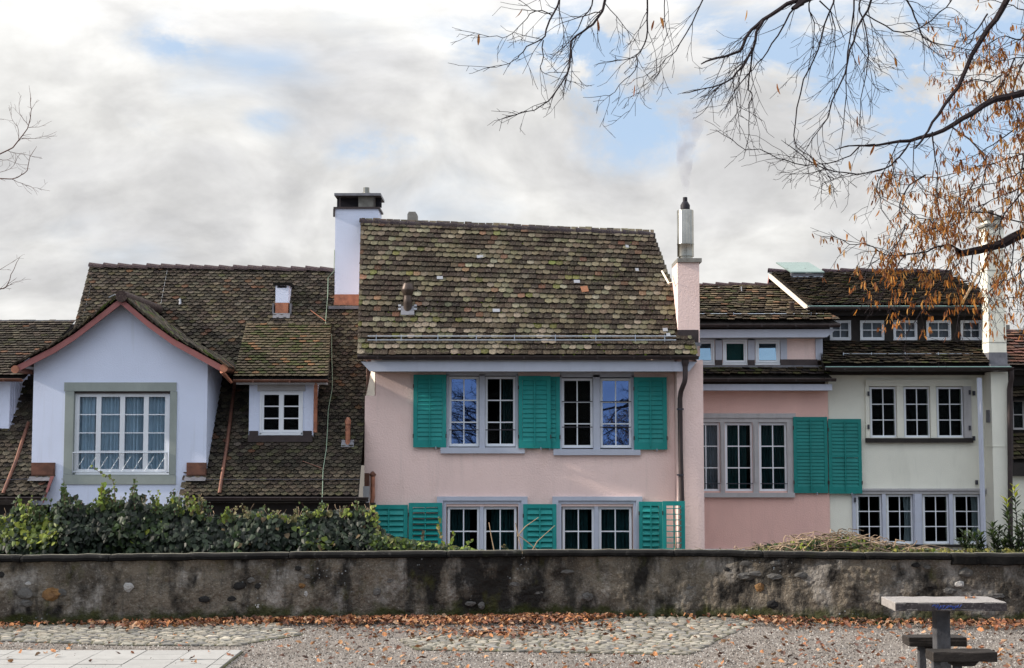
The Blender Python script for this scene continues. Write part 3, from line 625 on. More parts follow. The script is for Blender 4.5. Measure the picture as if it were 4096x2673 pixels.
# lower shutters
shutter(HP, 1478, 1630, 2020, 2330, Y - .10, pitch=.115, slats_open=.1, hook=False)
shutter(HP, 1634, 1768, 2012, 2330, Y - .14, pitch=.115, slats_open=-.35, hook=False, label='teal shutter with slats tilted open')
shutter(HP, 2093, 2226, 2017, 2330, Y - .10, pitch=.115, slats_open=.1, hook=False)
shutter(HP, 2557, 2651, 2007, 2330, Y - .16, pitch=.115, slats_open=.1, hook=False, fr=.075)
shutter(HP, 2652, 2741, 2005, 2330, CY - .34, pitch=.115, slats_open=-.95, hook=False, label='teal shutter with slats standing wide open', fr=.075)
# copper overflow pipe at the left corner
yc = 29.85
cp = MB().tube([W(1491, 1904, yc), W(1491, 1990, yc), W(1488, 2012, yc), W(1478, 2032, yc), W(1478, 2120, yc)], .045, 12).build('copper_pipe', M['copper'], HP, smooth=True)
MB().lathe([(.05, Z(1906, yc)), (.068, Z(1903, yc)), (.07, Z(1897, yc)), (.02, Z(1886, yc)), (.0, Z(1885, yc))], X(1491, yc, 1890), yc, 12).build('pipe_cap', M['copper_d'], cp, smooth=True)
box_px(1458, 1476, 1893, 2000, 29.88, 29.995, 'copper_flashing', M['copper_d'], HP)
box_px(1452, 1478, 1946, 2020, 29.8, 29.878, 'copper_flashing', M['paint_grey2'], HP)

# ================================================================== WHITE GABLED HOUSE (left of the pink one)
HW = thing('white_gabled_house', (-6.5, 29, LOW), 'pale blue-white house with red-edged gable and large brown tiled roof', 'house')
EYW = 28.9; EZW = Z(1990, EYW); TW = 1.376
def roofz(y): return EZW + TW * (y - EYW)
def roofy(px, py, e=EYW, z=EZW, t=TW):
    d = W(px, py, 1.0) - Vector((0, 0, EYE)); # z = EYE + d.z*y
    return (EYE - z + t * e) / (t - d.z)
yr = roofy(800, 1078); XL = -9.68; XR = X(1462, 30.2, 1700)
ELw, ERw = Vector((XL, EYW, EZW)), Vector((XR, EYW, EZW))
RLw, RRw = Vector((XL - .02, yr, roofz(yr) + .03)), Vector((XR, yr, roofz(yr) - .06))
YG = 29.20; gxl, gxr = X(131, YG, 1650), X(828, YG, 1650)
dx0, dx1 = X(996, 29.7, 1650), X(1253, 29.7, 1650)
def keep_white(p):
    if p.y < YG + .02:
        t = (p.y - EYW) / (YG - EYW)
        return p.x < X(172, EYW, 1990) * (1 - t) + X(215, YG, 1905) * t or p.x > X(742, YG, 1950)
    if gxl < p.x < gxr:
        return p.z > Z(1200, 29.2) - .1 - .66 * abs(p.x - (gxl + gxr) / 2 - .03)
    if dx0 < p.x < dx1 and 29.72 < p.y < 31.3: return False
    if X(1345, 31.9, 1200) < p.x and 31.95 < p.y < 32.5: return False
    return True
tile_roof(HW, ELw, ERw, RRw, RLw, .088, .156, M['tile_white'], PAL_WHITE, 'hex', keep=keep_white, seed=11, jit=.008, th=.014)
ridge_tiles(HW, RLw + Vector((0, 0, .02)), Vector((X(1338, yr, 1080), yr, RRw.z + .02)), step=.33, r=.10, tint=(.07, .05, .055))
mb = MB(); mb.add([RLw, RRw, RRw + Vector((0, 4, -4.5)), RLw + Vector((0, 4, -4.5))], [(0, 1, 2, 3)]); mb.build('roof_back', M['deck'], HW)
mb = MB(); mb.add([(XL, EYW, EZW - .1), (XL, yr, RLw.z - .1), (XL, yr + 4, EZW)], [(0, 1, 2)]); mb.build('gable_end_wall', M['white'], HW)
# gable front
zE = Z(1446, YG); apx = X(484, YG, 1210); zA = Z(1203, YG)
hw_ = hole(292, 678, 1558, 1905, YG)
wall('wall', M['white'], HW, gxl, gxr, LOW, zE, YG, .3, [hw_])
x1_, x2_ = X(205, YG, 2050), X(745, YG, 2050)

gp = [(131, 1446), (828, 1446), (670, 1357), (586, 1287), (484, 1203), (310, 1333), (131, 1446)]
MB().prism([(X(a, YG, b), Z(b, YG)) for a, b in ((131, 1446), (828, 1446), (790, 1421), (670, 1361), (586, 1291), (484, 1210), (310, 1337), (215, 1398))], YG, YG + .29).build('gable_wall', M['white'], HW)
for gx in (gxl, gxr - .2):
    mb = MB(); mb.add([(gx + q, y_, z_) for q in (0, .2) for y_, z_ in ((YG + .3, LOW), (YG + 2.6, LOW), (YG + 2.6, zE + .12), (YG + .3, zE + .12))], [(0, 1, 2, 3), (7, 6, 5, 4)]); mb.build('gable_side_wall', M['white'], HW)
# barge boards (two bent boards) and gable roof
yb = YG - .32
Lp = [(484, 1191), (300, 1333), (215, 1387), (60, 1466)]; Rp = [(484, 1191), (590, 1281), (690, 1353), (889, 1462)]
def bend(pts, h, y0, y1, name, m, dz=0.0, par=None):
    mb = MB(); P3 = [(X(a, yb, b), Z(b, yb) + dz) for a, b in pts]
    for (xa, za), (xb_, zb_) in zip(P3, P3[1:]): mb.add([(xa, y0, za), (xa, y0, za - h), (xb_, y0, zb_ - h), (xb_, y0, zb_), (xa, y1, za), (xa, y1, za - h), (xb_, y1, zb_ - h), (xb_, y1, zb_)],
                                                   [(0, 1, 2, 3), (7, 6, 5, 4), (0, 3, 7, 4), (1, 5, 6, 2), (0, 4, 5, 1), (3, 2, 6, 7)])
    return mb.build(name, m, par or HW)
bend(Lp, .135, yb, yb + .04, 'barge_board', M['red']); bend(Rp, .135, yb, yb + .04, 'barge_board', M['red'])
MB().box(X(484, yb) - .05, X(484, yb) + .05, yb - .008, yb + .03, Z(1217, yb), Z(1186, yb)).build('apex_block', M['red'], HW)
for pts in (Lp, Rp): bend(pts, .05, yb + .041, YG + 2.2, 'gable_roof', M['deck'])
rg = random.Random(4)
for pts in (Lp, Rp):       # thick tile courses showing along the edge of the gable roof
    P3 = [Vector((X(a, yb, b), 0, Z(b, yb))) for a, b in pts]; tl = MB(); total = [(a, b) for a, b in zip(P3, P3[1:])]
    for a, b in total:
        d = (b - a); n = max(1, int(d.length / .115)); u = d.normalized(); nn = Vector((-u.z, 0, u.x)); nn = nn if nn.z > 0 else -nn
        for i in range(n + 1):
            q = a + d * (i / n)
            for j in range(11):
                cc, _ = pick(PAL_WHITE + [(2, (.05, .065, .015), .3)], rg); yy = yb - .05 + j * .16 + rg.uniform(-.02, .02)
                tmp = MB(); tmp.obox(q + nn * (.052 + rg.uniform(0, .012)) + Vector((0, yy + .08, 0)), (u - nn * .16).normalized(), (0, 1, 0), nn, .13, .077, .012)
                tl.add(tmp.v, tmp.f, cc)
    tl.build('tile_field', M['tile_white'], HW, kind='stuff')
rt = MB(); rt.tube([(X(483, yb), yb - .08, Z(1183, yb) - .02), (X(483, yb), yb + 3.4, Z(1183, yb) - .02)], .12, 12, c=(.05, .035, .035)); rt.build('gable_ridge', M['tile_white'], HW, smooth=True)
for a, s_ in ((452, -1), (516, 1)): MB().obox(W(a, 1186, yb + .4), (1, 0, -.5 * s_), (0, 1, 0), (.5 * s_, 0, 1), .06, .1, .01).build('ridge_flashing', M['clip'], HW)
# gable gutters running back along both eaves, soffit timbers
for a, b, s_ in ((62, 1478, -1), (896, 1474, 1)):
    q = W(a, b, yb)
    gt = MB(); gt.tube([(q.x, yb - .03, q.z), (q.x + .0 * s_, YG + 2.0, q.z + .03)], .075, 10); gt.build('gable_gutter', M['copper_d'], HW, smooth=True)
    MB().tube([(q.x, yb - .035, q.z), (q.x, yb - .01, q.z)], .082, 10).build('gutter_end', M['copper'], HW)
mb = MB(); a = W(887, 1486, yb); b = W(925, 1530, yb + .35); mb.tube([a, a + (b - a) * .5, b], [.045, .035, .03], 8); mb.build('gutter_outlet', M['copper'], HW)
for s_, xx in ((-1, gxl), (1, gxr)):
    mb = MB(); x_a = xx + s_ * .005; x_b = W(62 if s_ < 0 else 889, 1470, yb).x
    mb.prism(sorted([(x_a, zE + .02), (x_a, zE + .13), (x_b, Z(1478, yb))], key=lambda p: p[0]) if 0 else ([(x_a, zE - .02), (x_b, Z(1484, yb)), (x_b, Z(1474, yb)), (x_a, zE + .08)] if s_ > 0 else [(x_b, Z(1484, yb)), (x_a, zE - .02), (x_a, zE + .08), (x_b, Z(1474, yb))]), yb + .042, yb + .14); mb.build('rafter_end', M['paint_grey'], HW)
    mb = MB(); mb.add([(x_a, yb + .15, zE - .0), (x_b, yb + .15, Z(1480, yb)), (x_b, YG + 2.2, Z(1480, yb)), (x_a, YG + 2.2, zE)], [(0, 1, 2, 3)]); mb.build('eave_boarding', M['paint_grey2'], HW)
# stone surround of the gable window (four blocks)
ST_ = M['stone']; yS = YG - .025
for r in ((257, 705, 1530, 1565), (257, 292, 1566, 1899), (678, 705, 1566, 1899), (252, 703, 1900, 1938)): frame_px(HW, [r], yS, YG + .16, ST_, 'stone_block')
frame_px(HW, [(286, 292.5, 1566, 1899)], YG + .0, YG + .17, ST_, 'stone_block')
frame_px(HW, [(292, 678, 1565, 1574)], YG + .04, YG + .17, M['gutter'], 'blind_box')
PW = M['paint_white']
frame_px(HW, [(298, 676, 1572, 1578), (298, 306, 1578, 1893), (668, 677, 1578, 1893), (298, 677, 1889, 1899)], YG + .08, YG + .17, PW, 'window_surround')
for a, b in ((306, 393), (393, 488), (488, 583), (583, 668)): casement(HW, a, b, 1578, 1889, YG + .09, 1, 4, 'glass_net', fw=.05, bw=.02)
for k, (a, b, ga) in enumerate(((308, 385, .1), (400, 480, 0), (497, 576, 0), (590, 668, 0))): curtain(HW, a, b, 1572, 1892, YG + .22, M['curtain_g'], 5, .04, seed=20 + k, gather=ga)
room(HW, 300, 674, 1575, 1895, YG + .31)
rl = MB(); yR = YG - .03; z1, z0 = Z(1811, yR), Z(1888, yR); rl.tube([(X(290, yR, 1850), yR, z1), (X(669, yR, 1850), yR, z1)], .014, 6)
rl.tube([(X(290, yR, 1850), yR, z0), (X(669, yR, 1850), yR, z0)], .008, 5)
for a in (291, 668): rl.tube([(X(a, yR, 1850), yR, z0 - .03), (X(a, yR, 1850), yR, z1)], .011, 5)
rl = rl.build('window_railing', M['zinc'], HW)
mb = MB()
for i in range(8):
    a = 300 + i * 46; q0, q1 = X(a, yR, 1850), X(a + 42, yR, 1850); mb.tube([(q0, yR, z1 - .05), (q1, yR, z0)], .002, 4); mb.tube([(q1, yR, z1 - .05), (q0, yR, z0)], .002, 4)
mb.build('lattice_wire', M['zinc'], rl)
# copper boxes either side of the gable foot
for a, b, wl in ((125, 218, 1), (746, 825, -1)):
    y_ = YG - .06; x_a, x_b = X(a, y_, 1875), X(b, y_, 1875); za, zb_ = Z(1903, y_), Z(1851, y_)
    mb = MB(); mb.box(x_a, x_b, y_, YG - .004, za, zb_); mb.box(x_a + .02, x_b - .02, y_ - .014, y_ - .001, za + .02, (za + zb_) / 2 + .02); f_ = mb.build('copper_flashing', M['copper_d'], HW)
    mb = MB(); mb.add([(x_a - .03, EYW + .1, za - .10), (x_b + .01, EYW + .1, za - .10), (x_b + .01, y_ + .05, za + .01), (x_a - .03, y_ + .05, za + .01)], [(0, 1, 2, 3)]); mb.build('apron', M['lead'], f_)
# lower eave gutter left and right
for a, b in ((742, 1474), (-500, 168)):
    gutter(HW if a > 0 else HW, X(a, 28.85, 1990), X(b, 28.85, 1990), 28.84, Z(1990, 28.84), .065)
mb = MB(); mb.prism([(X(168, EYW, 2000), Z(2012, EYW)), (X(172, EYW, 2000), Z(2012, EYW)), (X(214, EYW, 1905), Z(1905, EYW)), (X(210, EYW), Z(1905, EYW))], EYW + .02, EYW + .06); mb.build('verge_board', M['red'], HW)
box_px(737, 1500, 2012, 2080, 29.2, 29.3, 'beam', M['darkwood'], HW); box_px(-500, 200, 2020, 2060, 29.2, 29.245, 'beam', M['darkwood'], HW)
box_px(737, 1462, 2081, 2700, 29.32, 29.5, 'wall', M['cream'], HW); box_px(-500, 206, 2061, 2700, 29.46, 29.6, 'wall', M['cream'], HW)
box_px(737, 1462, 1996, 2011, 28.95, 29.5, 'soffit', M['darkwood'], HW)
# dormer with one window
YD = 29.70; xd0, xd1 = X(996, YD, 1650), X(1253, YD, 1650)
hd = hole(1042, 1208, 1568, 1736, YD)
wall('dormer_wall', M['white'], HW, xd0, xd1, Z(1748, YD), Z(1536, YD), YD, .12, [hd])
for xx in (xd0, xd1 - .06):
    mb = MB(); mb.add([(xx + q, y_, z_) for q in (0, .06) for y_, z_ in ((YD + .12, Z(1766, YD)), (YD + 2.2, Z(1766, YD)), (YD + 2.2, Z(1400, YD)), (YD + .12, Z(1536, YD)))], [(0, 1, 2, 3), (7, 6, 5, 4)]); mb.build('dormer_cheek', M['white'], HW)
frame_px(HW, [(1030, 1220, 1540, 1566)], YD - .03, YD - .002, PG2, 'window_lintel')
frame_px(HW, [(1039, 1046, 1566, 1738), (1204, 1211, 1566, 1738), (1046, 1204, 1564, 1570), (1039, 1211, 1732, 1741)], YD - .03, YD + .08, PW, 'window_surround')
casement(HW, 1046, 1125, 1570, 1732, YD - .01, 1, 3, 'glass', fw=.05); casement(HW, 1125, 1204, 1570, 1732, YD - .01, 1, 3, 'glass', fw=.05)
room(HW, 1042, 1208, 1568, 1736, YD + .13, .9)
mb = MB().box(X(992, YD - .05, 1745), X(1250, YD - .05, 1745), YD - .07, YD - .004, Z(1768, YD), Z(1742, YD)); mb.box(X(1000, YD), X(1036, YD), YD - .02, YD - .002, Z(1742, YD), Z(1724, YD)); mb.box(X(1214, YD), X(1250, YD), YD - .02, YD - .002, Z(1742, YD), Z(1724, YD)); mb.build('dormer_flashing', M['gutter'], HW)
ye = 29.42; ELd, ERd = Vector((X(932, ye, 1515), ye, Z(1517, ye))), Vector((X(1312, ye, 1515), ye, Z(1517, ye)))
yt = 31.57; RLd, RRd = Vector((X(985, yt, 1310), yt, Z(1306, yt) + .02)), Vector((X(1322, yt, 1310), yt, Z(1306, yt) + .02))
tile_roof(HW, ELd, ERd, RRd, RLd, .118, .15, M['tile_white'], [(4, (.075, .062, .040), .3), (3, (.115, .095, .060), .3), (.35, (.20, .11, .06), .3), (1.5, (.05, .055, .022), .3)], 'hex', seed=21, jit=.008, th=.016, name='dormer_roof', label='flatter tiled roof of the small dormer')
mb = MB(); mb.add([ERd, (ERd.x, ERd.y, ERd.z - .03), (RRd.x, RRd.y, RRd.z - .9), RRd], [(0, 1, 2, 3)]); mb.build('dormer_cheek', M['deck'], HW)
mb = MB(); mb.add([ELd, (ELd.x + .02, ELd.y, ELd.z - .03), (RLd.x, RLd.y, RLd.z - .9), RLd], [(3, 2, 1, 0)]); mb.build('dormer_cheek', M['deck'], HW)
gutter(HW, X(934, 29.37, 1520), X(1312, 29.37, 1520), 29.36, Z(1521, 29.36), .05, M['copper_d'])
box_px(945, 1305, 1530, 1538, 29.44, 29.7, 'dormer_soffit', M['paint_grey2'], HW)
yp = 29.56
MB().tube([W(1264, 1530, yp - .1), W(1263, 1560, yp), W(1261, 1730, yp)], .04, 10).build('downpipe', M['copper'], HW, smooth=True)
# long copper pipe lying on the roof
def on_roof(px, py, off): y_ = roofy(px, py); return W(px, py, y_ - off)
MB().tube([on_roof(940, 1526, .55), on_roof(936, 1560, .12), on_roof(908, 1780, .07), on_roof(878, 1974, .07)], .038, 10).build('copper_pipe', M['copper_d'], HW, smooth=True)
MB().tube([on_roof(114, 1690, .07), on_roof(62, 1850, .07), on_roof(12, 1975, .07)], .038, 10).build('copper_pipe', M['copper_d'], HW, smooth=True)
# copper vent on the roof
q = on_roof(1391, 1778, .02); MB().lathe([(.052, q.z - .1), (.052, q.z + .40), (.062, q.z + .41), (.062, q.z + .50), (.03, q.z + .56)], q.x, q.y, 16).build('vent_pipe', M['copper'], HW, smooth=True)
nW = (ERw - ELw).cross(RLw - ELw).normalized(); upW = (RLw - ELw).normalized()
MB().obox(q + nW * .03, (1, 0, 0), upW, nW, .13, .09, .008).build('pipe_flashing', M['lead'], HW)
# small white roof hatch
yh = roofy(1125, 1262) - .02; vt = MB(); x_a, x_b = X(1098, yh), X(1150, yh)
vt.box(x_a, x_b, yh, yh + .9, Z(1211, yh), Z(1142, yh)); hv = vt.build('roof_vent_box', M['white'], HW)
MB().box(x_a - .05, x_b + .05, yh - .05, yh + .5, Z(1142, yh), Z(1131, yh)).build('vent_box_lid', M['coping'], hv)
MB().box(x_a + .04, x_b - .04, yh - .003, yh + .01, Z(1152, yh), Z(1143, yh)).build('vent_opening', M['black'], hv)
MB().box(x_a, x_b, yh - .004, yh + .6, Z(1262, yh), Z(1211.5, yh)).build('copper_flashing', M['copper'], hv)
for q_ in (x_a - .07, x_b + .03): MB().box(q_, q_ + .04, yh - .004, yh + .3, Z(1266, yh), Z(1214, yh)).build('side_flashing', M['lead'], hv)
MB().obox(Vector(((x_a + x_b) / 2, yh - .04, Z(1264, yh))), (1, 0, 0), upW, nW, .19, .07, .008).build('apron', M['lead'], hv)
# white chimney
yc = 31.92; x_a, x_b = X(1340, yc, 1000), X(1512, yc, 1000)
chw = MB().box(x_a, x_b, yc, yc + .8, Z(1240, yc), Z(835, yc)).build('chimney', M['white'], HW)
MB().box(x_a - .004, x_b + .004, yc - .012, yc + .3, Z(1222, yc), Z(1178, yc)).build('copper_flashing', M['copper'], chw)
MB().box(x_a - .015, x_b + .015, yc - .022, yc + .3, Z(1224, yc), Z(1211, yc)).build('copper_flashing', M['copper'], chw)
MB().box(x_a - .12, x_b + .1, yc - .12, yc - .023, Z(1238, yc), Z(1226, yc)).build('lead_apron', M['lead'], chw)
cap = MB().box(x_a - .04, x_b + .04, yc - .04, yc + .84, Z(836, yc), Z(829, yc)).build('chimney_collar', M['gutter'], chw)
MB().box(x_a - .045, x_a - .005, yc - .045, yc + .02, Z(868, yc), Z(836.5, yc)).build('collar_drip', M['gutter'], chw)
for px in (1351, 1490): 
    for yy in (yc + .0, yc + .74): MB().box(X(px, yc), X(px + 4, yc), yy, yy + .03, Z(829, yc), Z(785, yc)).build('cap_post', M['gutter'], chw)
MB().box(X(1427, yc), X(1491, yc), yc + .05, yc + .6, Z(829, yc), Z(785, yc)).build('flue_block', M['concrete'], chw)
MB().box(X(1335, yc), X(1426, yc), yc + .3, yc + .33, Z(822, yc), Z(785, yc)).box(X(1492, yc), X(1517, yc), yc + .3, yc + .33, Z(822, yc), Z(785, yc)).build('dark_gap_sheet', M['black'], chw)  # black sheets paint the dark of the open gap under the slab
MB().box(X(1332, yc), X(1519, yc), yc - .08, yc + .9, Z(785, yc), Z(775, yc)).build('cap_slab', M['lead'], chw)
MB().lathe([(.095, Z(775, yc)), (.095, Z(763, yc)), (.07, Z(761, yc)), (.07, Z(742, yc)), (.05, Z(741, yc))], X(1460, yc, 750), yc + .3, 16).build('chimney_pot', M['steel'], chw, smooth=True)
# cable running down the roof, lightning wires, snow rail, small hooks
pts = [(1338, 1000), (1336, 1085), (1312, 1112), (1311, 1180), (1306, 1240), (1302, 1290), (1310, 1312), (1326, 1340), (1327, 1430), (1330, 1520), (1328, 1560), (1313, 1640), (1310, 1720), (1305, 1800), (1292, 1880), (1290, 1960), (1288, 2010)]
MB().tube([on_roof(a, b, .07) if b > 1085 else W(a, b, 31.87) for a, b in pts], .0085, 5).build('cable', M['cable'], HW)
pts = [(1306, 1308), (1285, 1325), (1280, 1380), (1283, 1450), (1285, 1490), (1272, 1516)]
MB().tube([W(a, b, roofy(a, b) - .08 - (b - 1300) * .0042) for a, b in pts], .006, 5).build('cable', M['wire'], HW)
for pts in ([(375, 1062), (355, 1180), (330, 1270)], [(672, 1066), (650, 1180), (632, 1275)]): MB().tube([on_roof(a, b, .07) for a, b in pts], .006, 5).build('lightning_wire', M['wire'], HW)
MB().tube([on_roof(1240, 1240, .06), on_roof(1303, 1285, .1)], .008, 5).build('lightning_wire', M['copper'], HW)
MB().tube([on_roof(1210, 1845, .06), on_roof(1285, 1872, .1)], .008, 5).build('lightning_wire', M['copper_d'], HW)
MB().tube([on_roof(760, 1918, .1), on_roof(1440, 1918, .1)], .008, 5).build('snow_guard', M['iron'], HW)
MB().tube([on_roof(5, 1920, .1), on_roof(120, 1916, .1)], .008, 5).build('snow_guard', M['iron'], HW)
MB().tube([on_roof(720, 1198, .06), on_roof(721, 1220, .06)], .03, 6).build('roof_hook', M['clip'], HW)
for a, b in ((884, 1912), (700, 1200)): pass

# ================================================================== NEIGHBOUR HOUSE AT THE LEFT EDGE
HL = thing('tiled_neighbour_house', (-11.5, 30, LOW), 'partly seen house at the left edge with low tiled roof and white dormer', 'house')
a, b = X(-700, EYW), XL + .13
def keep_l(p): return not (p.y > 29.87 and p.z < 3.2 and p.x < X(45, 29.85, 1650)) and (p.x < gxl + .05 or p.y < YG)
yq = 30.6
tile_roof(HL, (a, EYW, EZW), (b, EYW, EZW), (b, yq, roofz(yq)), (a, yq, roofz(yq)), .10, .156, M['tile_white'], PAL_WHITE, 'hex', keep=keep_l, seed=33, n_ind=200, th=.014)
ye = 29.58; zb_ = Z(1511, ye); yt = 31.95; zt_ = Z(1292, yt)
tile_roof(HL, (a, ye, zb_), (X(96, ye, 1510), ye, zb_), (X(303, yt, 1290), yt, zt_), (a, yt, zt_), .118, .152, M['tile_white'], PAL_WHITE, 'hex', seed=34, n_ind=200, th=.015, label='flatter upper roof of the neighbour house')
MB().box(a, -9.25, yt + .05, yt + 3, LOW, zt_ - .03).build('wall', M['darkwood'], HL)
MB().box(a, X(285, yt, 1290), yt - .02, yt + .12, zt_, zt_ + .06).build('ridge_flashing', M['lead'], HL)
gutter(HL, a, X(90, 29.52, 1515), 29.52, Z(1517, 29.52), .055, M['copper_d'])
MB().box(a, X(38, 29.85, 1640), 29.85, 29.95, Z(1728, 29.85), Z(1524, 29.85)).build('dormer_wall', M['white'], HL)
mb = MB(); xx = X(39, 29.85, 1640)
for i in range(10):
    y0 = 29.85 + i * .13; mb.box(xx, xx + .012 + .012 * (i % 2), y0 + .101, y0 + .23, max(roofz(y0) - .02, Z(1728, 29.85) - .05), Z(1512, 29.85) + .5 * (y0 - 29.85))
mb.build('dormer_cheek', M['white'], HL)
MB().box(a, X(30, 29.7, 1730), 29.80, 29.849, Z(1740, 29.7), Z(1728, 29.7)).build('dormer_flashing', M['gutter'], HL)
# ================================================================== SALMON HOUSE (right of the pink one)
Y = 32.0; HS = thing('salmon_house', (5.8, 32, LOW), 'salmon pink house set back right of the chimney, with a three-part window', 'house')
xa, xb = X(2690, Y), X(3317, Y, 1900)
hs = [hole(2768, 2880, 1690, 1965, Y), hole(2900, 3011, 1690, 1965, Y), hole(3036, 3148, 1690, 1965, Y)]
wall('wall', M['salmon'], HS, xa, xb, Z(2196, Y), Z(1545, Y), Y, .25, hs)
MB().box(xa, xb, Y - .03, Y + .25, LOW, Z(2196.5, Y)).build('plinth', M['cream_base'], HS)
frame_px(HS, [(2750, 3182, 1654, 1672)], Y - .06, Y + .12, PG2, 'window_surround')
frame_px(HS, [(2760, 3172, 1672, 1690), (2881, 2899, 1690, 1972), (3012, 3035, 1690, 1972), (3149, 3175, 1690, 1972)], Y - .03, Y + .12, PG2, 'window_post')
frame_px(HS, [(2885, 2894, 1700, 1930), (3018, 3028, 1700, 1930)], Y - .06, Y - .031, PG2, 'window_post')
frame_px(HS, [(2750, 3180, 1972, 1990)], Y - .09, Y + .1, PG2, 'window_sill')
for k, (a, b) in enumerate(((2768, 2880), (2900, 3011), (3036, 3148))):
    casement(HS, a, b, 1692, 1968, Y + .05, 2, 3, 'glass_net' if k == 0 else 'glass', fw=.052)
    room(HS, a, b, 1690, 1968, Y + .26); MB().tube([(X(a, Y), Y - .02, Z(1935, Y)), (X(b, Y), Y - .02, Z(1935, Y))], .01, 6).build('window_bar', M['iron'], HS)
curtain(HS, 2780, 2872, 1692, 1966, Y + .2, M['curtain_s'], 7, .02, seed=41); curtain(HS, 2903, 2985, 1692, 1966, Y + .22, M['curtain_t'], 6, seed=42); curtain(HS, 3045, 3140, 1692, 1966, Y + .22, M['curtain_t'], 7, seed=43)
shutter(HS, 3175, 3311, 1668, 1973, Y - .08, M['teal_d'], pitch=.078, halves=True, fr=.075)
shutter(HS, 3315, 3447, 1676, 1975, Y - .09, M['teal_d'], pitch=.078, halves=True, label='outer teal shutter folded across onto the cream wall', fr=.075)
# lower fascia, gutter and strip of roof
MB().box(xa, X(3328, 31.6), 31.6, 31.62, Z(1562, 31.6), Z(1537, 31.6)).build('fascia', M['paint_grey'], HS); box_px(2690, 3325, 1562, 1548, 31.621, 32.0, 'soffit', PG2, HS)
gutter(HS, xa, X(3343, 31.5), 31.5, Z(1516, 31.5), .06)
ye = 31.5; EL_, ER_ = Vector((xa, ye, Z(1508, ye))), Vector((X(3331, ye), ye, Z(1508, ye))); yt = 31.88; RL_, RR_ = Vector((xa, yt, Z(1478, yt))), Vector((X(3296, yt), yt, Z(1478, yt)))
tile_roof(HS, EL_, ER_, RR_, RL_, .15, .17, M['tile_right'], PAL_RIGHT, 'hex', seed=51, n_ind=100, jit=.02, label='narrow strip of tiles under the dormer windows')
MB().box(xa, X(3290, 31.86), 31.86, 31.90, Z(1479, 31.86), Z(1462, 31.86)).build('zinc_band', M['lead'], HS)
# dormer band
YB = 31.95; hb = [hole(2800, 2860, 1362, 1458, YB), hole(2891, 2990, 1362, 1458, YB), hole(3021, 3120, 1362, 1458, YB)]
wall('dormer_wall', M['pink'], HS, xa, X(3263, YB, 1400), Z(1470, YB), Z(1345, YB), YB, .15, hb)
frame_px(HS, [(2862, 2889, 1354, 1440), (2992, 3019, 1354, 1440), (3122, 3148, 1354, 1440), (2750, 3122, 1350, 1361)], YB - .04, YB - .002, PG, 'window_post')
frame_px(HS, [(3263, 3291, 1356, 1440), ], YB - .04, YB + .5, PG, 'corner_post')
frame_px(HS, [(2862, 2889, 1440, 1464), (2992, 3019, 1440, 1464), (3122, 3270, 1438, 1463)], YB - .06, YB - .003, M['gutter'], 'post_shoe')
for k, (a, b) in enumerate(((2775, 2858), (2892, 2989), (3022, 3119))):
    frame_px(HS, [(a, b, 1360, 1366), (a, a + 6, 1366, 1454), (b - 6, b, 1366, 1454), (a - 2, b + 2, 1453, 1460)], YB - .03, YB + .09, PW, 'window_surround')
    casement(HS, a + 6, b - 6, 1367, 1452, YB - .005, 1, 1, 'glass_dormer' if k != 1 else 'glass', fw=.045, tilt=-.20 if k != 1 else 0)
    MB().box(X(a + 8, YB), X(b - 8, YB), YB + .10, YB + .11, Z(1452, YB), Z(1370, YB)).build('roller_blind', M['blind'], HS)
MB().box(xa, X(3350, 31.55), 31.58, 31.60, Z(1351, 31.6), Z(1319, 31.6)).build('fascia', M['paint_grey'], HS) if 0 else MB().prism([(xa, Z(1352, 31.58)), (X(3310, 31.58), Z(1349, 31.58)), (X(3349, 31.58), Z(1317, 31.58)), (xa, Z(1319, 31.58))], 31.58, 31.60).build('fascia', M['paint_grey'], HS)
box_px(2690, 3300, 1351, 1340, 31.601, 31.95, 'soffit', PG2, HS)
gutter(HS, xa, X(3363, 31.46), 31.46, Z(1299, 31.46), .062)
ye = 31.42; ELs, ERs = Vector((xa, ye, Z(1291, ye))), Vector((X(3360, ye, 1290), ye, Z(1291, ye))); yt = 33.75; RLs, RRs = Vector((xa, yt, Z(1150, yt))), Vector((X(3125, yt, 1150), yt, Z(1150, yt)))
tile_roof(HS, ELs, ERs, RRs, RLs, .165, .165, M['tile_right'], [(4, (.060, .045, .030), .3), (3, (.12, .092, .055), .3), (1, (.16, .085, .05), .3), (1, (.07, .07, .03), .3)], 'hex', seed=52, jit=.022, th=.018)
ridge_tiles(HS, RLs + Vector((0, 0, .02)), RRs + Vector((0, 0, .02)), step=.32, r=.095, tint=(.055, .035, .04))
mb = MB(); mb.add([RLs, RRs, RRs + Vector((0, 4, -3)), RLs + Vector((0, 4, -3))], [(0, 1, 2, 3)]); mb.build('roof_back', M['deck'], HS)
snow_guard(HS, xa, X(3298, 31.75), 31.75, Z(1271, 31.75), .085, [X(p, 31.75) for p in (2937, 3101, 3248)])
q = roof_pt(3168, 1256, ELs, ERs, RLs, RRs); MB().lathe([(.058, q.z - .1), (.055, q.z + .24), (.062, q.z + .25), (.05, q.z + .27), (.0, q.z + .265)], q.x, q.y, 14).build('vent_pipe', M['bronze'], HS, smooth=True)
q = roof_pt(2961, 1175, ELs, ERs, RLs, RRs); MB().tube([q + Vector((0, 0, .12)), q + Vector((.02, -.06, .16)), q + Vector((.02, -.1, .0))], .012, 6).build('roof_hook', M['clip'], HS)
MB().box(xa, xa + .2, Y + .25, Y + 4, LOW, Z(1300, Y)).build('wall', M['salmon'], HS)

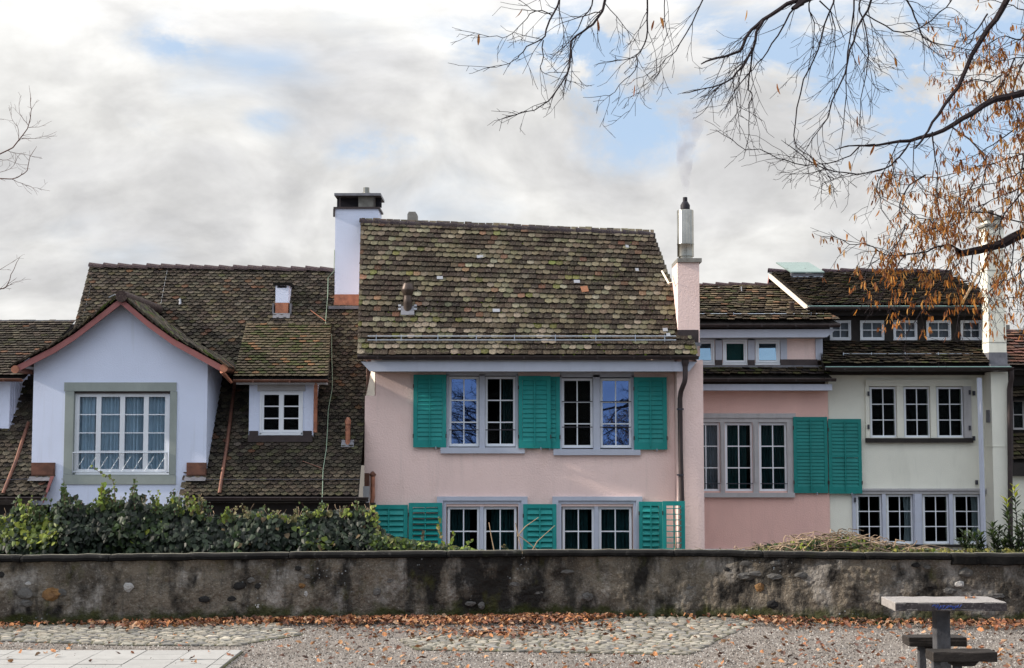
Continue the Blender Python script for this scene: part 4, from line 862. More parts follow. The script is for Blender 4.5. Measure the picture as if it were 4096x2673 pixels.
# ================================================================== CREAM HOUSE (right)
Y = 32.04; HC = thing('cream_house', (9, 32, LOW), 'cream rendered house at right with dark dormer band, bare chimney and many-paned windows', 'house')
xa, xb = X(3317, Y, 1900) + .002, X(3985, Y, 1900)
C1 = [(3479, 3587), (3615, 3721), (3746, 3855)]; D1 = [(3425, 3529), (3546, 3653), (3691, 3797), (3814, 3922)]
hc = [hole(a, b, 1546, 1750, Y) for a, b in C1] + [hole(a, b, 1978, 2176, Y) for a, b in D1]
wall('wall', M['cream'], HC, xa, xb, LOW, Z(1486, Y), Y, .28, hc)
frame_px(HC, [(3463, 3892, 1519, 1545)], Y - .05, Y + .1, M['cream'], 'window_lintel')
for a, b in ((3463, 3478), (3588, 3614), (3722, 3745), (3856, 3886)): frame_px(HC, [(a, b, 1545.2, 1752)], Y - .045, Y + .12, M['cream'] if a != 3856 else PG2, 'window_post')
frame_px(HC, [(3466, 3893, 1753, 1771)], Y - .10, Y + .1, M['darkwood'], 'window_sill')
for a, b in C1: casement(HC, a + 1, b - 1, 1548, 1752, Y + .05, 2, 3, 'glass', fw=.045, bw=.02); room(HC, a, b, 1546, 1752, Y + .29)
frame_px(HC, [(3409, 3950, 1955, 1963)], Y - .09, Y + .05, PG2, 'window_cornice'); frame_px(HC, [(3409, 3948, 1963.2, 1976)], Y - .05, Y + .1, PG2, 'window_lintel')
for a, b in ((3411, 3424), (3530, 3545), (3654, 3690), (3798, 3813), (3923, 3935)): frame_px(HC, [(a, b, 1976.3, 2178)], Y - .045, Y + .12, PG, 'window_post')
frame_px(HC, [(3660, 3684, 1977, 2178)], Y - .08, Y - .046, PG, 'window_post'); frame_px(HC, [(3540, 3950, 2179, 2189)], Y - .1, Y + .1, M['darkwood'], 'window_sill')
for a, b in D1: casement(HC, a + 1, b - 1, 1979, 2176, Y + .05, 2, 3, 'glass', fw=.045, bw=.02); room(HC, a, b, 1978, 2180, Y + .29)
for a, b, sd_ in ((3613, 3648, 61), (3884, 3918, 62), (3427, 3443, 63), (3785, 3795, 64)): curtain(HC, a, b, 1978, 2176, Y + .2, M['curtain_w'], 3, .03, seed=sd_, gather=.3)
# shutter fittings left without shutters
for px, py in ((3474, 1575), (3474, 1708), (3879, 1570), (3897, 1573), (3879, 1712), (3897, 1754), (3420, 2000), (3908, 1930)):
    q = W(px, py, Y - .06); MB().box(q.x - .02, q.x + .02, q.y - .02, q.y + .06, q.z - .05, q.z + .05).build('shutter_hinge', M['iron'], HC)
# leaning grey strip
MB().tube([W(3917, 1512, 31.45), W(3937, 2230, 31.3)], .055, 4).build('wall_post', M['paint_grey'], HC)
# pilaster, chimney
YP = 31.5; x0p, x1p = X(3972, YP, 1850), X(4041, YP, 1850)
MB().box(x0p, x1p, YP, 32.3, LOW, Z(1488, YP)).build('pilaster', M['cream'], HC)
MB().box(x0p - .01, x1p + .01, YP - .012, 32.0, Z(1787, YP), Z(1783, YP)).build('moulding', M['cream'], HC)
MB().box(x0p - .03, x0p - .004, YP + .1, YP + .3, Z(1690, YP), Z(1640, YP)).build('vent_grille', M['lead'], HC)
x0q, x1q = X(3950, YP, 1150), X(4020, YP, 1150)
cc = MB().box(x0q, x1q, YP, YP + .46, Z(1466, YP), Z(905, YP)).build('chimney', M['cream'], HC)
for py in (1080, 1368): MB().box(x0q - .006, x1q + .006, YP - .006, YP + .466, Z(py + 2, YP), Z(py, YP)).build('chimney_joint', M['concrete'], cc)
MB().box(x0q - .05, x1q + .05, YP - .05, YP + .5, Z(905, YP), Z(896, YP)).build('chimney_cap', M['concrete'], cc)
MB().box(x0q + .03, x1q - .03, YP + .03, YP + .42, Z(896, YP), Z(878, YP)).build('chimney_crown', M['cream'], cc); MB().box(x0q - .02, x1q + .02, YP - .02, YP + .48, Z(878, YP), Z(866, YP)).build('chimney_cap', M['concrete'], cc)
MB().lathe([(.07, Z(866, YP)), (.06, Z(835, YP)), (.04, Z(834, YP))], (x0q + x1q) / 2, YP + .25, 12).build('chimney_pot', M['bronze'], cc, smooth=True)
MB().box(x0q - .012, x1q + .008, YP - .014, YP + .47, Z(1465, YP), Z(1410, YP)).build('lead_flashing', M['lead'], cc)
# downpipe right of the pilaster
yd = 31.35; MB().tube([W(4046, 1478, yd), W(4046, 1515, yd), W(4041, 1535, yd + .05), (X(4043, yd, 1560), yd + .08, Z(1560, yd)), W(4043, 2250, yd)], .055, 10).build('downpipe', M['gutter'], HC, smooth=True)
# lower roof
ye = 31.4; xe1 = X(4046, ye, 1460); ELc, ERc = Vector((X(3296, ye, 1460), ye, Z(1466, ye))), Vector((X(4100, ye, 1460), ye, Z(1466, ye))); yt = 32.45
ELc.x = X(3296, ye, 1460); RLc, RRc = Vector((X(3294, yt, 1372), yt, Z(1374, yt))), Vector((X(3990, yt, 1372), yt, Z(1374, yt)))
tile_roof(HC, ELc, Vector((X(3962, ye, 1460), ye, ELc.z)), Vector((X(3945, yt, 1372), yt, RRc.z)), RLc, .125, .17, M['tile_right'], PAL_RIGHT, 'hex', seed=61, jit=.024, th=.019, label='lower tiled roof under the row of five small windows')
gutter(HC, X(3302, 31.32), xe1, 31.32, Z(1472, 31.32), .065, M['gutter'])
M['patina'] = mat('green_patina_metal', (.16, .27, .25), .5, .1, 8)
for yy, a, b, py in ((31.25, 3302, 4046, 1468), (31.82, 3232, 3925, 1225)): MB().tube([(X(a, yy), yy, Z(py, yy)), (X(b, yy), yy, Z(py, yy))], .012, 5).build('gutter_edge', M['patina'], HC)
box_px(3962, 4040, 1468, 1458, 31.3, 31.6, 'lead_apron', M['lead'], HC)
box_px(3318, 3975, 1482, 1500, 31.9, 32.038, 'beam', M['darkwood'], HC); box_px(3318, 3990, 1484, 1478, 31.38, 32.2, 'soffit', M['darkwood'], HC)
snow_guard(HC, X(3374, 31.75), X(3895, 31.75), 31.78, Z(1428, 31.78), .07, [X(p, 31.78) for p in (3375, 3487, 3622, 3755)], r=.006)
mb = MB(); mb.add([(ELc.x - .01, ye, ELc.z + .06), (ELc.x - .01, ye, ELc.z - .15), (RLc.x - .12, yt, RLc.z - .2), (RLc.x - .12, yt, RLc.z + .06)], [(3, 2, 1, 0)]); mb.build('verge_board', M['darkwood'], HC)
# dark dormer band with five windows
YB = 32.46; EW = [(3320, 3404), (3441, 3537), (3574, 3669), (3706, 3804), (3843, 3927)]
wall('dormer_wall', M['darkwood'], HC, X(3290, YB, 1320), X(3960, YB, 1320), Z(1378, YB), Z(1225, YB), YB, .15, [hole(a, b, 1283, 1359, YB) for a, b in EW])
frame_px(HC, [(3310, 3950, 1362, 1372)], YB - .06, YB - .002, M['darkwood'], 'window_sill')
for a, b in EW:
    frame_px(HC, [(a, b, 1282, 1286), (a, a + 4, 1286, 1358), (b - 4, b, 1286, 1358), (a, b, 1357, 1361)], YB - .02, YB + .05, PW, 'window_surround')
    casement(HC, a + 4, b - 4, 1286, 1357, YB + .0, 2, 2, 'glass_net', fw=.035, bw=.02); room(HC, a, b, 1283, 1360, YB + .16, .8)
    curtain(HC, a + 8, b - 8, 1288, 1355, YB + .13, M['curtain_s'], 4, .008, seed=a)
box_px(3200, 3960, 1240, 1262, 32.1, 32.2, 'eave_beam', M['darkwood'], HC); box_px(3240, 3960, 1262, 1255, 32.2, 32.46, 'soffit', M['darkwood'], HC)
# upper roof
ye = 31.9; ELu, ERu = Vector((X(3234, ye, 1224), ye, Z(1226, ye))), Vector((X(4030, ye, 1224), ye, Z(1226, ye))); yt = 33.75
RLu, RRu = Vector((X(3078, yt, 1090), yt, Z(1093, yt))), Vector((X(3797, yt, 1090), yt, Z(1093, yt)))
tile_roof(HC, ELu, ERu, RRu, RLu, .092, .16, M['tile_right'], PAL_RIGHT, 'hex', seed=62, jit=.016, th=.016)
ridge_tiles(HC, RLu + Vector((-.03, 0, .02)), RRu + Vector((0, 0, .02)), step=.42, r=.09, tint=(.045, .03, .04))
mb = MB(); mb.add([ERu, (ERu.x + .5, 36, ERu.z), RRu + Vector((.05, .2, 0))], [(0, 1, 2)]); mb.add([RLu, RRu, RRu + Vector((0, 4, -3)), RLu + Vector((0, 4, -3))], [(0, 1, 2, 3)]); mb.build('roof_back', M['deck'], HC)
gutter(HC, X(3232, 31.87), X(3928, 31.87), 31.88, Z(1231, 31.88), .06)
# pale barge board on the left verge and the gable behind it
mb = MB(); a, b = RLu + Vector((-.02, -.02, -.02)), ELu + Vector((-.01, 0, -.02)); h = Vector((0, 0, -.10)); t_ = Vector((.04, .0, 0))
mb.add([a, b, b + h, a + h, a + t_, b + t_, b + t_ + h, a + t_ + h], [(0, 3, 2, 1), (4, 5, 6, 7), (0, 1, 5, 4), (2, 3, 7, 6), (1, 2, 6, 5), (0, 4, 7, 3)]); mb.build('barge_board', M['pink_edge'], HC)
mb = MB(); a2 = a + Vector((0, 1.6, -1.5)); mb.add([a, a2, a2 + h, a + h], [(0, 1, 2, 3)]); mb.build('barge_board', M['red'], HC)
mb = MB(); mb.add([a + Vector((.03, .05, -.05)), b + Vector((.03, .3, -.1)), (b.x + .03, 35, b.z - .1)], [(0, 1, 2)]); mb.build('gable_wall', M['darkwood'], HC)
# glazed roof light on the ridge
nU = (ERu - ELu).cross(RLu - ELu).normalized(); upU = (RLu - ELu).normalized()
M['pale_green'] = mat('pale_green_metal_sheet', (.17, .23, .215), .6, .08, 5, metal=.2)
q = roof_pt(3225, 1112, ELu, ERu, RLu, RRu); x_a, x_b = X(3165, q.y - .1, 1100), X(3293, q.y - .1, 1100); z_a, z_b = q.z - .05, Z(1093, q.y - .1)
sk = MB().box(x_a, x_b, q.y - .1, q.y + .8, z_a, z_b).build('skylight', M['lead'], HC)
mb = MB(); x_c = x_a - .16; mb.add([(x_a - .01, q.y - .14, z_b), (x_b + .02, q.y - .14, z_b), (x_b - .12, q.y + .95, z_b + .36), (x_c, q.y + .95, z_b + .36), (x_a - .01, q.y - .14, z_b + .03), (x_b + .02, q.y - .14, z_b + .03), (x_b - .12, q.y + .95, z_b + .39), (x_c, q.y + .95, z_b + .39)],
   [(0, 3, 2, 1), (4, 5, 6, 7), (0, 1, 5, 4), (1, 2, 6, 5), (2, 3, 7, 6), (3, 0, 4, 7)]); mb.build('skylight_lid', M['pale_green'], sk)
for k in range(2): MB().box(x_a + .01, x_b - .01, q.y - .112, q.y - .101, z_a + .06 + .1 * k, z_a + .075 + .1 * k).build('skylight_rail', M['zinc'], sk)
MB().tube([W(3848, 1215, 32.0), W(3918, 1085, 31.7)], .028, 6).build('roof_pole', M['drystem'], HC)

# ================================================================== DARK HOUSE AT THE RIGHT EDGE
HR = thing('dark_tiled_house', (12.6, 33, LOW), 'dark house at the right edge with reddish roof tiles, mostly behind the downpipe', 'house')
def strip_roof(pa, pb, y0, y1, Y0, Y1, seed, pal, wd=.2, ex=.16):
    tile_roof(HR, (X(pa, Y0, y1), Y0, Z(y1, Y0)), (X(pb, Y0, y1), Y0, Z(y1, Y0)), (X(pb, Y1, y0), Y1, Z(y0, Y1)), (X(pa, Y1, y0), Y1, Z(y0, Y1)), ex, wd, M['tile_right'], pal, 'flat', seed=seed, n_ind=80, jit=.02, th=.022)
strip_roof(3990, 4500, 1336, 1476, 32.6, 34.2, 71, [(3, (.22, .10, .07), .3), (4, (.08, .055, .045), .3)])
strip_roof(4030, 4500, 1500, 1600, 32.8, 33.8, 72, PAL_RIGHT); strip_roof(4030, 4500, 1745, 1850, 32.3, 33.2, 73, PAL_RIGHT)
YR = 33.2; MB().box(X(4020, YR), X(4500, YR), YR, YR + 3, LOW, Z(1480, YR)).build('wall', M['darkwood'], HR)
box_px(4030, 4500, 1462, 1500, 32.9, 33.1, 'beam', M['darkwood'], HR); box_px(4040, 4500, 1852, 1905, 32.2, 32.3, 'beam', M['darkwood'], HR)
box_px(4035, 4500, 1905.5, 2700, 32.35, 32.9, 'wall', M['cream'], HR)
MB().box(X(4026, 34.4), X(4044, 34.4), 34.4, 34.7, Z(1345, 34.4), Z(1300, 34.4)).build('chimney', M['concrete'], HR)
ridge_tiles(HR, (X(4020, 34.2, 1333), 34.2, Z(1334, 34.2)), (X(4500, 34.2, 1345), 34.2, Z(1350, 34.2)), step=.35, r=.09, tint=(.06, .035, .035))
casement(HR, 4048, 4140, 1600, 1720, 33.1, 2, 2, 'glass', fw=.04, m=PG2); MB().tube([W(4046, 1485, 32.5), W(4049, 1870, 32.3)], .03, 6).build('downpipe', M['gutter'], HR)

# ================================================================== LOW RENDERED STONE WALL
WT = .585
mw = bpy.data.materials.new('stained_lime_render'); mw.use_nodes = True; M['wallrender'] = mw
def build_wall_mat():
    t = mw.node_tree; k = t.links; b = t.nodes['Principled BSDF']; b.inputs['Roughness'].default_value = .95; b.inputs['Specular IOR Level'].default_value = .15
    geo = t.nodes.new('ShaderNodeNewGeometry'); sp = t.nodes.new('ShaderNodeSeparateXYZ'); k.new(geo.outputs['Position'], sp.inputs[0])
    def nz(scale, detail=5, st=(1, 1, 1), loc=(0, 0, 0), rough=.6):
        mp = t.nodes.new('ShaderNodeMapping'); mp.inputs['Scale'].default_value = st; mp.inputs['Location'].default_value = loc; k.new(geo.outputs['Position'], mp.inputs[0])
        n = t.nodes.new('ShaderNodeTexNoise'); n.inputs['Scale'].default_value = scale; n.inputs['Detail'].default_value = detail; n.inputs['Roughness'].default_value = rough; k.new(mp.outputs[0], n.inputs['Vector']); return n.outputs[0]
    def mr(v, a, b_, c, d):
        r = t.nodes.new('ShaderNodeMapRange'); k.new(v, r.inputs[0])
        for i, x in enumerate((a, b_, c, d)): r.inputs[i + 1].default_value = x
        return r.outputs[0]
    def mt(op, a, b_):
        n = t.nodes.new('ShaderNodeMath'); n.operation = op; n.use_clamp = True
        for i, v in enumerate((a, b_)):
            if isinstance(v, (int, float)): n.inputs[i].default_value = v
            else: k.new(v, n.inputs[i])
        return n.outputs[0]
    def mx(f, c, colr):
        x = t.nodes.new('ShaderNodeMix'); x.data_type = 'RGBA'; k.new(f, x.inputs[0]); k.new(c, x.inputs[6])
        if isinstance(colr, tuple): x.inputs[7].default_value = (*colr, 1)
        else: k.new(colr, x.inputs[7])
        return x.outputs[2]
    rgb = t.nodes.new('ShaderNodeRGB'); rgb.outputs[0].default_value = (.195, .165, .13, 1); c = rgb.outputs[0]
    c = mx(mr(nz(2.2), .44, .60, 0, .8), c, (.085, .072, .06))
    c = mx(mr(nz(3.1, 5, (1, 1, .8), (4, 1, 3)), .52, .63, 0, .62), c, (.40, .375, .35))
    c = mx(mr(nz(9, 5), .5, .66, 0, .5), c, (.10, .092, .085))
    c = mx(mr(nz(7, 4, (3.2, 1, .35)), .53, .70, 0, .55), c, (.055, .052, .048))
    c = mx(mr(nz(46, 4), .5, .7, 0, .4), c, (.05, .042, .032)); c = mx(mr(nz(60, 3, (1, 1, 1), (5, 5, 5)), .56, .7, 0, .4), c, (.42, .38, .33))
    ctr = mt('SUBTRACT', 1.0, mt('MULTIPLY', mt('ABSOLUTE', mt('SUBTRACT', sp.outputs[0], 0) if 0 else _sub(t, k, sp.outputs[0], -.28), 0), .62))
    blk = mt('ADD', mt('MULTIPLY', ctr, 1.05), mr(nz(2.6, 6, (1.2, 1, .7), (1, 0, 0)), .35, .7, -.55, .3)) if 0 else None
    s1 = _add(t, k, ctr, mr(nz(2.6, 6, (1.2, 1, .7), (1, 0, 0)), .34, .66, -.45, .45)); f = mr(s1, .42, .74, 0, .93)
    c = mx(f, c, (.014, .013, .013))
    s2 = mr(nz(2.4, 6, (1.4, 1, .5), (9, 0, 2)), .575, .655, 0, .9); c = mx(s2, c, (.035, .033, .03))
    # moss towards the foot and a near-black band at its base
    foot = mr(sp.outputs[2], .02, .22, 1, 0); mo = mr(_add(t, k, foot, mr(nz(5, 5), .3, .7, -.4, .4)), .45, .8, 0, .85); c = mx(mo, c, (.035, .040, .010))
    foot2 = mr(sp.outputs[2], -.02, .08, 1, 0); c = mx(mr(_add(t, k, foot2, mr(nz(9, 4), .3, .7, -.3, .3)), .4, .7, 0, .95), c, (.016, .014, .011))
    c = mx(mr(nz(3.4, 4, (1.5, 1, .8), (0, 5, 8)), .60, .72, 0, .55), c, (.075, .075, .018))
    # pale lichen dots
    vo = t.nodes.new('ShaderNodeTexVoronoi'); vo.inputs['Scale'].default_value = 26; k.new(geo.outputs['Position'], vo.inputs['Vector'])
    dots = mr(vo.outputs['Distance'], .17, .22, 1, 0); pat = mr(nz(1.7, 4, (1, 1, 1), (3, 3, 3)), .53, .6, 0, .9); c = mx(mt('MULTIPLY', dots, mt('MULTIPLY', pat, f)), c, (.42, .45, .48))
    k.new(c, b.inputs['Base Color'])
    bn = t.nodes.new('ShaderNodeBump'); bn.inputs['Distance'].default_value = .030; k.new(nz(38, 6), bn.inputs['Height']); k.new(bn.outputs[0], b.inputs['Normal'])
def _add(t, k, a, b_):
    n = t.nodes.new('ShaderNodeMath'); n.operation = 'ADD'; k.new(a, n.inputs[0]); k.new(b_, n.inputs[1]); return n.outputs[0]
def _sub(t, k, a, v):
    n = t.nodes.new('ShaderNodeMath'); n.operation = 'SUBTRACT'; k.new(a, n.inputs[0]); n.inputs[1].default_value = v; return n.outputs[0]
build_wall_mat()
SW = thing('garden_wall', (0, 13.8, 0), 'low weathered rendered stone wall with black coping across the foreground', 'wall')
nx, nz_ = 1400, 44; x_a, x_b = -9.0, 9.0; vs = []; zs = np.linspace(-.12, WT, nz_)
for j in range(nz_):
    for i in range(nx):
        x = x_a + (x_b - x_a) * i / (nx - 1); z = zs[j]; p = Vector((x, 0, z))
        d = .030 * mnoise.noise(p * 1.7) + .026 * mnoise.noise(p * 5.1 + Vector((3, 0, 0))) + .018 * abs(mnoise.noise(p * 13)) + .010 * mnoise.noise(p * 34)
        d -= .03 * max(0, mnoise.noise(p * 3.3 + Vector((9, 0, 5))) - .38) * 3
        d += .10 * max(0, .12 - z) ** 1 * .5
        vs.append((x, wall_y(x) - d, z))
fs = [(j * nx + i, j * nx + i + 1, (j + 1) * nx + i + 1, (j + 1) * nx + i) for j in range(nz_ - 1) for i in range(nx - 1)]
mb = MB(); mb.v = vs; mb.f = fs; mb.c = [None] * len(vs); mb.mi = [0] * len(fs); mb.build('rendered_face', M['wallrender'], SW, smooth=True)
mb = MB()
for a, b in ((-30, -9), (9, 30)): mb.add([(a, wall_y(a), -.1), (b, wall_y(b), -.1), (b, wall_y(b), WT), (a, wall_y(a), WT)], [(0, 1, 2, 3)])
for i in range(-30, 30): mb.add([(i, wall_y(i) + .36, LOW), (i + 1, wall_y(i + 1) + .36, LOW), (i + 1, wall_y(i + 1) + .36, WT), (i, wall_y(i) + .36, WT)], [(3, 2, 1, 0)])
mb.build('wall_body', M['wallrender'], SW)
# coping stones
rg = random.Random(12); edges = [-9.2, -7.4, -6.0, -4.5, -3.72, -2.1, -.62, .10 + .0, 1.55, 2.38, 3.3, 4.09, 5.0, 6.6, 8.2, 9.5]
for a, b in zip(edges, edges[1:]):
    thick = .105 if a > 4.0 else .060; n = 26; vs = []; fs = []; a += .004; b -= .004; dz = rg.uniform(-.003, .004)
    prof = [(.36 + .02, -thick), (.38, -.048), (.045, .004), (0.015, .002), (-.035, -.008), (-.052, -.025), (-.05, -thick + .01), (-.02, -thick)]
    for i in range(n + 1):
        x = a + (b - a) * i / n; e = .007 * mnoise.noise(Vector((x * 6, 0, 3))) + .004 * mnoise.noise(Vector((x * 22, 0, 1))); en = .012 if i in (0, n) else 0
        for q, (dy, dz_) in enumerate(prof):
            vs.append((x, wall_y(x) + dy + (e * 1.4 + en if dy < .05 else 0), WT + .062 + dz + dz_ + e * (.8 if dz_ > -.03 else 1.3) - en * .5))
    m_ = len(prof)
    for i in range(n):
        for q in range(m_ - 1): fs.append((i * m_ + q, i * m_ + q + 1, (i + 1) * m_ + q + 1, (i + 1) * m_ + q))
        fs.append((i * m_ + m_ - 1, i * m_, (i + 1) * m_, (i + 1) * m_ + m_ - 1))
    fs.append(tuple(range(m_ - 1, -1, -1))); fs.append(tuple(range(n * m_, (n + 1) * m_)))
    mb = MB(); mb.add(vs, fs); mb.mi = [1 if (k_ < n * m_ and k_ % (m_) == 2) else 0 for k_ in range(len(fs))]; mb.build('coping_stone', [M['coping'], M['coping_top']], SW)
# stones and hollows showing through the render
def blob(mb, c, rx, ry, rz, rng, c_=None, n=7):
    vs = []; fs = []
    for i in range(1, n):
        th = math.pi * i / n
        for j in range(9):
            ph = 2 * math.pi * j / 9; k = 1 + rng.uniform(-.24, .2)
            vs.append((c[0] + rx * math.sin(th) * math.cos(ph) * k, c[1] + ry * math.cos(th) * k, c[2] + rz * math.sin(th) * math.sin(ph) * k))
    for i in range(n - 2):
        for j in range(9): fs.append((i * 9 + j, i * 9 + (j + 1) % 9, (i + 1) * 9 + (j + 1) % 9, (i + 1) * 9 + j))
    fs.append(tuple(range(8, -1, -1))); fs.append(tuple(range((n - 2) * 9, (n - 1) * 9))); mb.add(vs, fs, c_)
M['st_grey'] = mat('grey_field_stone', (.105, .10, .095), .9, .25, 14, .01, 40, .2); M['st_dark'] = mat('dark_hollow_stone', (.014, .013, .013), .95, .3, 9); M['st_ochre'] = mat('ochre_field_stone', (.19, .105, .045), .9, .3, 12, .01, 40, .2, var2=[((.12, .07, .05), .5, .7, 9, .7)]); M['st_pale'] = mat('pale_field_stone', (.38, .37, .36), .9, .2, 14, .01, 40, .2)
stones = [(205, 2378, 36, 28, 'st_ochre'), (100, 2375, 34, 22, 'st_grey'), (106, 2415, 26, 16, 'st_grey'), (0, 2300, 16, 14, 'st_dark'), (112, 2336, 13, 9, 'st_pale'), (512, 2350, 22, 18, 'st_pale'), (815, 2398, 26, 13, 'st_dark'), (1002, 2320, 18, 12, 'st_grey'),
          (925, 2396, 18, 12, 'st_dark'), (958, 2343, 25, 17, 'st_dark'), (1031, 2346, 12, 14, 'st_dark'), (1191, 2274, 15, 10, 'st_dark'), (1206, 2343, 18, 11, 'st_ochre'), (1229, 2307, 13, 10, 'st_grey'), (1138, 2408, 13, 17, 'st_grey'), (1028, 2424, 12, 11, 'st_pale'), (1223, 2377, 12, 13, 'st_pale'), (1290, 2362, 17, 8, 'st_dark'), (245, 2370, 20, 16, 'st_grey'),
          (1560, 2324, 17, 16, 'st_grey'), (1642, 2352, 20, 13, 'st_dark'), (1508, 2370, 18, 19, 'st_grey'), (2268, 2288, 27, 11, 'st_grey'), (2060, 2337, 26, 12, 'st_grey'), (2148, 2372, 24, 8, 'st_grey'), (1883, 2415, 24, 10, 'st_grey'), (2512, 2252, 15, 10, 'st_dark'), (2350, 2388, 22, 18, 'st_grey'), (2750, 2347, 26, 14, 'st_grey'), (1925, 2425, 14, 16, 'st_grey'),
          (2987, 2254, 32, 13, 'st_grey'), (2908, 2277, 14, 9, 'st_dark'), (2985, 2305, 42, 16, 'st_grey'), (3030, 2296, 44, 12, 'st_grey'), (3108, 2308, 40, 13, 'st_grey'), (3205, 2302, 32, 14, 'st_grey'), (3040, 2350, 21, 18, 'st_ochre'), (3092, 2418, 25, 15, 'st_dark'), (3392, 2371, 31, 9, 'st_dark'), (3665, 2262, 18, 10, 'st_dark'), (3576, 2273, 12, 11, 'st_grey'), (3710, 2271, 15, 8, 'st_grey'), (3838, 2337, 20, 12, 'st_pale'), (3866, 2290, 30, 20, 'st_grey'), (3800, 2365, 28, 14, 'st_grey'), (3980, 2385, 40, 12, 'st_grey'), (3990, 2262, 34, 10, 'st_grey'), (3670, 2378, 8, 6, 'st_dark'), (3106, 2253, 26, 11, 'st_grey')]
rg = random.Random(8)
for px, py, a, b, mm in stones:
    yw = wall_y((px - 2048) / F * 13.6); yw = wall_y((px - 2048) / F * yw); c = W(px, py, yw); s_ = yw / F
    mb = MB(); blob(mb, (c.x, yw + .006, c.z), a * s_, .022 if mm != 'st_dark' else .019, b * s_, rg); mb.build('stone', M[mm], SW)

# ================================================================== PAVING
def in_poly(x, y, P):
    r = False; j = len(P) - 1
    for i in range(len(P)):
        if (P[i][1] > y) != (P[j][1] > y) and x < (P[j][0] - P[i][0]) * (y - P[i][1]) / (P[j][1] - P[i][1]) + P[i][0]: r = not r
        j = i
    return r
M['cobble'] = mat('worn_pale_cobble', (.36, .34, .30), .9, .22, 7, .006, 60, .2, attr='tint')
M['joint'] = mat('mossy_paving_joint', (.065, .060, .030), .95, .3, 9, var2=[((.10, .11, .02), .55, .68, 3, .7)])
def cobbles(name, label, polypx, seed, wd=.105, dp_=.062):
    rng = random.Random(seed); P = [tuple(G(a, b))[:2] for a, b in polypx]; xs = [p[0] for p in P]; ys = [p[1] for p in P]
    bed = MB(); bed.add([(x, y, .006) for x, y in P], [tuple(range(len(P)))]); root = bed.build(name, M['joint']); root['kind'] = 'structure'; root['label'] = label; ROOT[root.name] = (0, 0, 0)
    items = []; y = min(ys); r = 0
    while y < max(ys):
        x = min(xs) + (r % 2) * wd * .5 + rng.uniform(-.02, .02)
        while x < max(xs):
            w_ = wd * rng.uniform(.75, 1.3); cx, cy = x + w_ / 2, y + math.sin(cx_ := x * 1.3) * .04 + rng.uniform(-.008, .008)
            if in_poly(cx, cy, P): items.append((cx, cy, w_, dp_ * rng.uniform(.85, 1.0)))
            x += w_
        y += dp_; r += 1
    items.sort(key=lambda e: e[1])
    def geo(w_, d_, rng):
        a, b = w_ / 2 - .006, d_ / 2 - .005; q = .68; lo = []; hi = []
        for sx, sy in ((-1, -.6), (-.6, -1), (.6, -1), (1, -.6), (1, .6), (.6, 1), (-.6, 1), (-1, .6)):
            jx, jy = rng.uniform(.88, 1.0), rng.uniform(.85, 1.0); lo.append((sx * a * jx, sy * b * jy, 0)); hi.append((sx * a * jx * .86, sy * b * jy * .84, .008 + rng.uniform(0, .005)))
        return lo + hi + [(0, 0, .0145)], [(i, (i + 1) % 8, (i + 1) % 8 + 8, i + 8) for i in range(8)] + [(i + 8, (i + 1) % 8 + 8, 16) for i in range(8)]
    def colr():
        k = rng.uniform(.72, 1.12); c = rng.choice([(.245, .225, .19), (.22, .20, .17), (.205, .195, .18), (.38, .34, .28), (.30, .28, .235)]); return tuple(v * k for v in c)
    me = []
    for k in range(20):
        mb = MB(); v_, f_ = geo(wd, dp_, rng); mb.add(v_, f_, colr()); ob = mb.build('cobble', M['cobble']); me.append(ob.data); bpy.data.objects.remove(ob)
    for cx, cy, w_, d_ in items[:300]:
        o = put('cobble', rng.choice(me), root, (cx, cy, .006), Matrix.Rotation(rng.uniform(-.12, .12), 3, 'Z')); o.scale = (w_ / wd, d_ / dp_, 1)
    big = MB()
    for cx, cy, w_, d_ in items[300:]:
        v_, f_ = geo(w_, d_, rng); big.add([(x + cx, y + cy, z + .006) for x, y, z in v_], f_, colr())
    if big.v: big.build('cobble_field', M['cobble'], root, kind='stuff')
    return P
PR = cobbles('cobbled_path', 'worn cobbled patch between gravel and wall, right of the middle', [(1594, 2562), (1665, 2603), (2047, 2609), (2753, 2622), (3052, 2473), (3047, 2466), (2423, 2468), (2312, 2503), (2282, 2532), (2047, 2544), (1812, 2532)], 1)
PL = cobbles('cobbled_path', 'worn cobbled patch along the wall at the lower left', [(-500, 2572), (0, 2567), (529, 2585), (941, 2585), (1218, 2541), (1100, 2500), (800, 2487), (470, 2487), (147, 2495), (-500, 2525)], 2)
M['slab'] = mat('pale_concrete_slab', (.52, .51, .50), .9, .07, 9, .002, 80, .25, attr='tint', var2=[((.36, .35, .34), .55, .75, 3, .3)])
sb = MB().box(-8, G(968, 2615).x + .004, 7.2, G(500, 2612).y + .004, -.05, .012).build('slab_paving', M['joint']); sb['kind'] = 'structure'; sb['label'] = 'smooth pale slab paving in the lower left corner'; ROOT[sb.name] = (0, 0, 0)
y1 = G(500, 2612).y; sx = [G(p, 2615).x for p in (60, 235, 410, 585, 760, 918, 966)]; step = sx[1] - sx[0]
cols_ = [sx[0] - step * k for k in range(9, 0, -1)] + sx; rg = random.Random(3); r = 0; y = y1
while y > 8.2:
    for a, b in zip(cols_, cols_[1:]):
        k = rg.uniform(.92, 1.06); mb = MB(); mb.box(a + .004, b - .004, y - .245 + .004, y - .004, .0, .022 + rg.uniform(0, .003)); mb.c = [(.29 * k, .282 * k, .27 * k)] * 8; mb.build('paving_slab', M['slab'], sb)
    y -= .245; r += 1
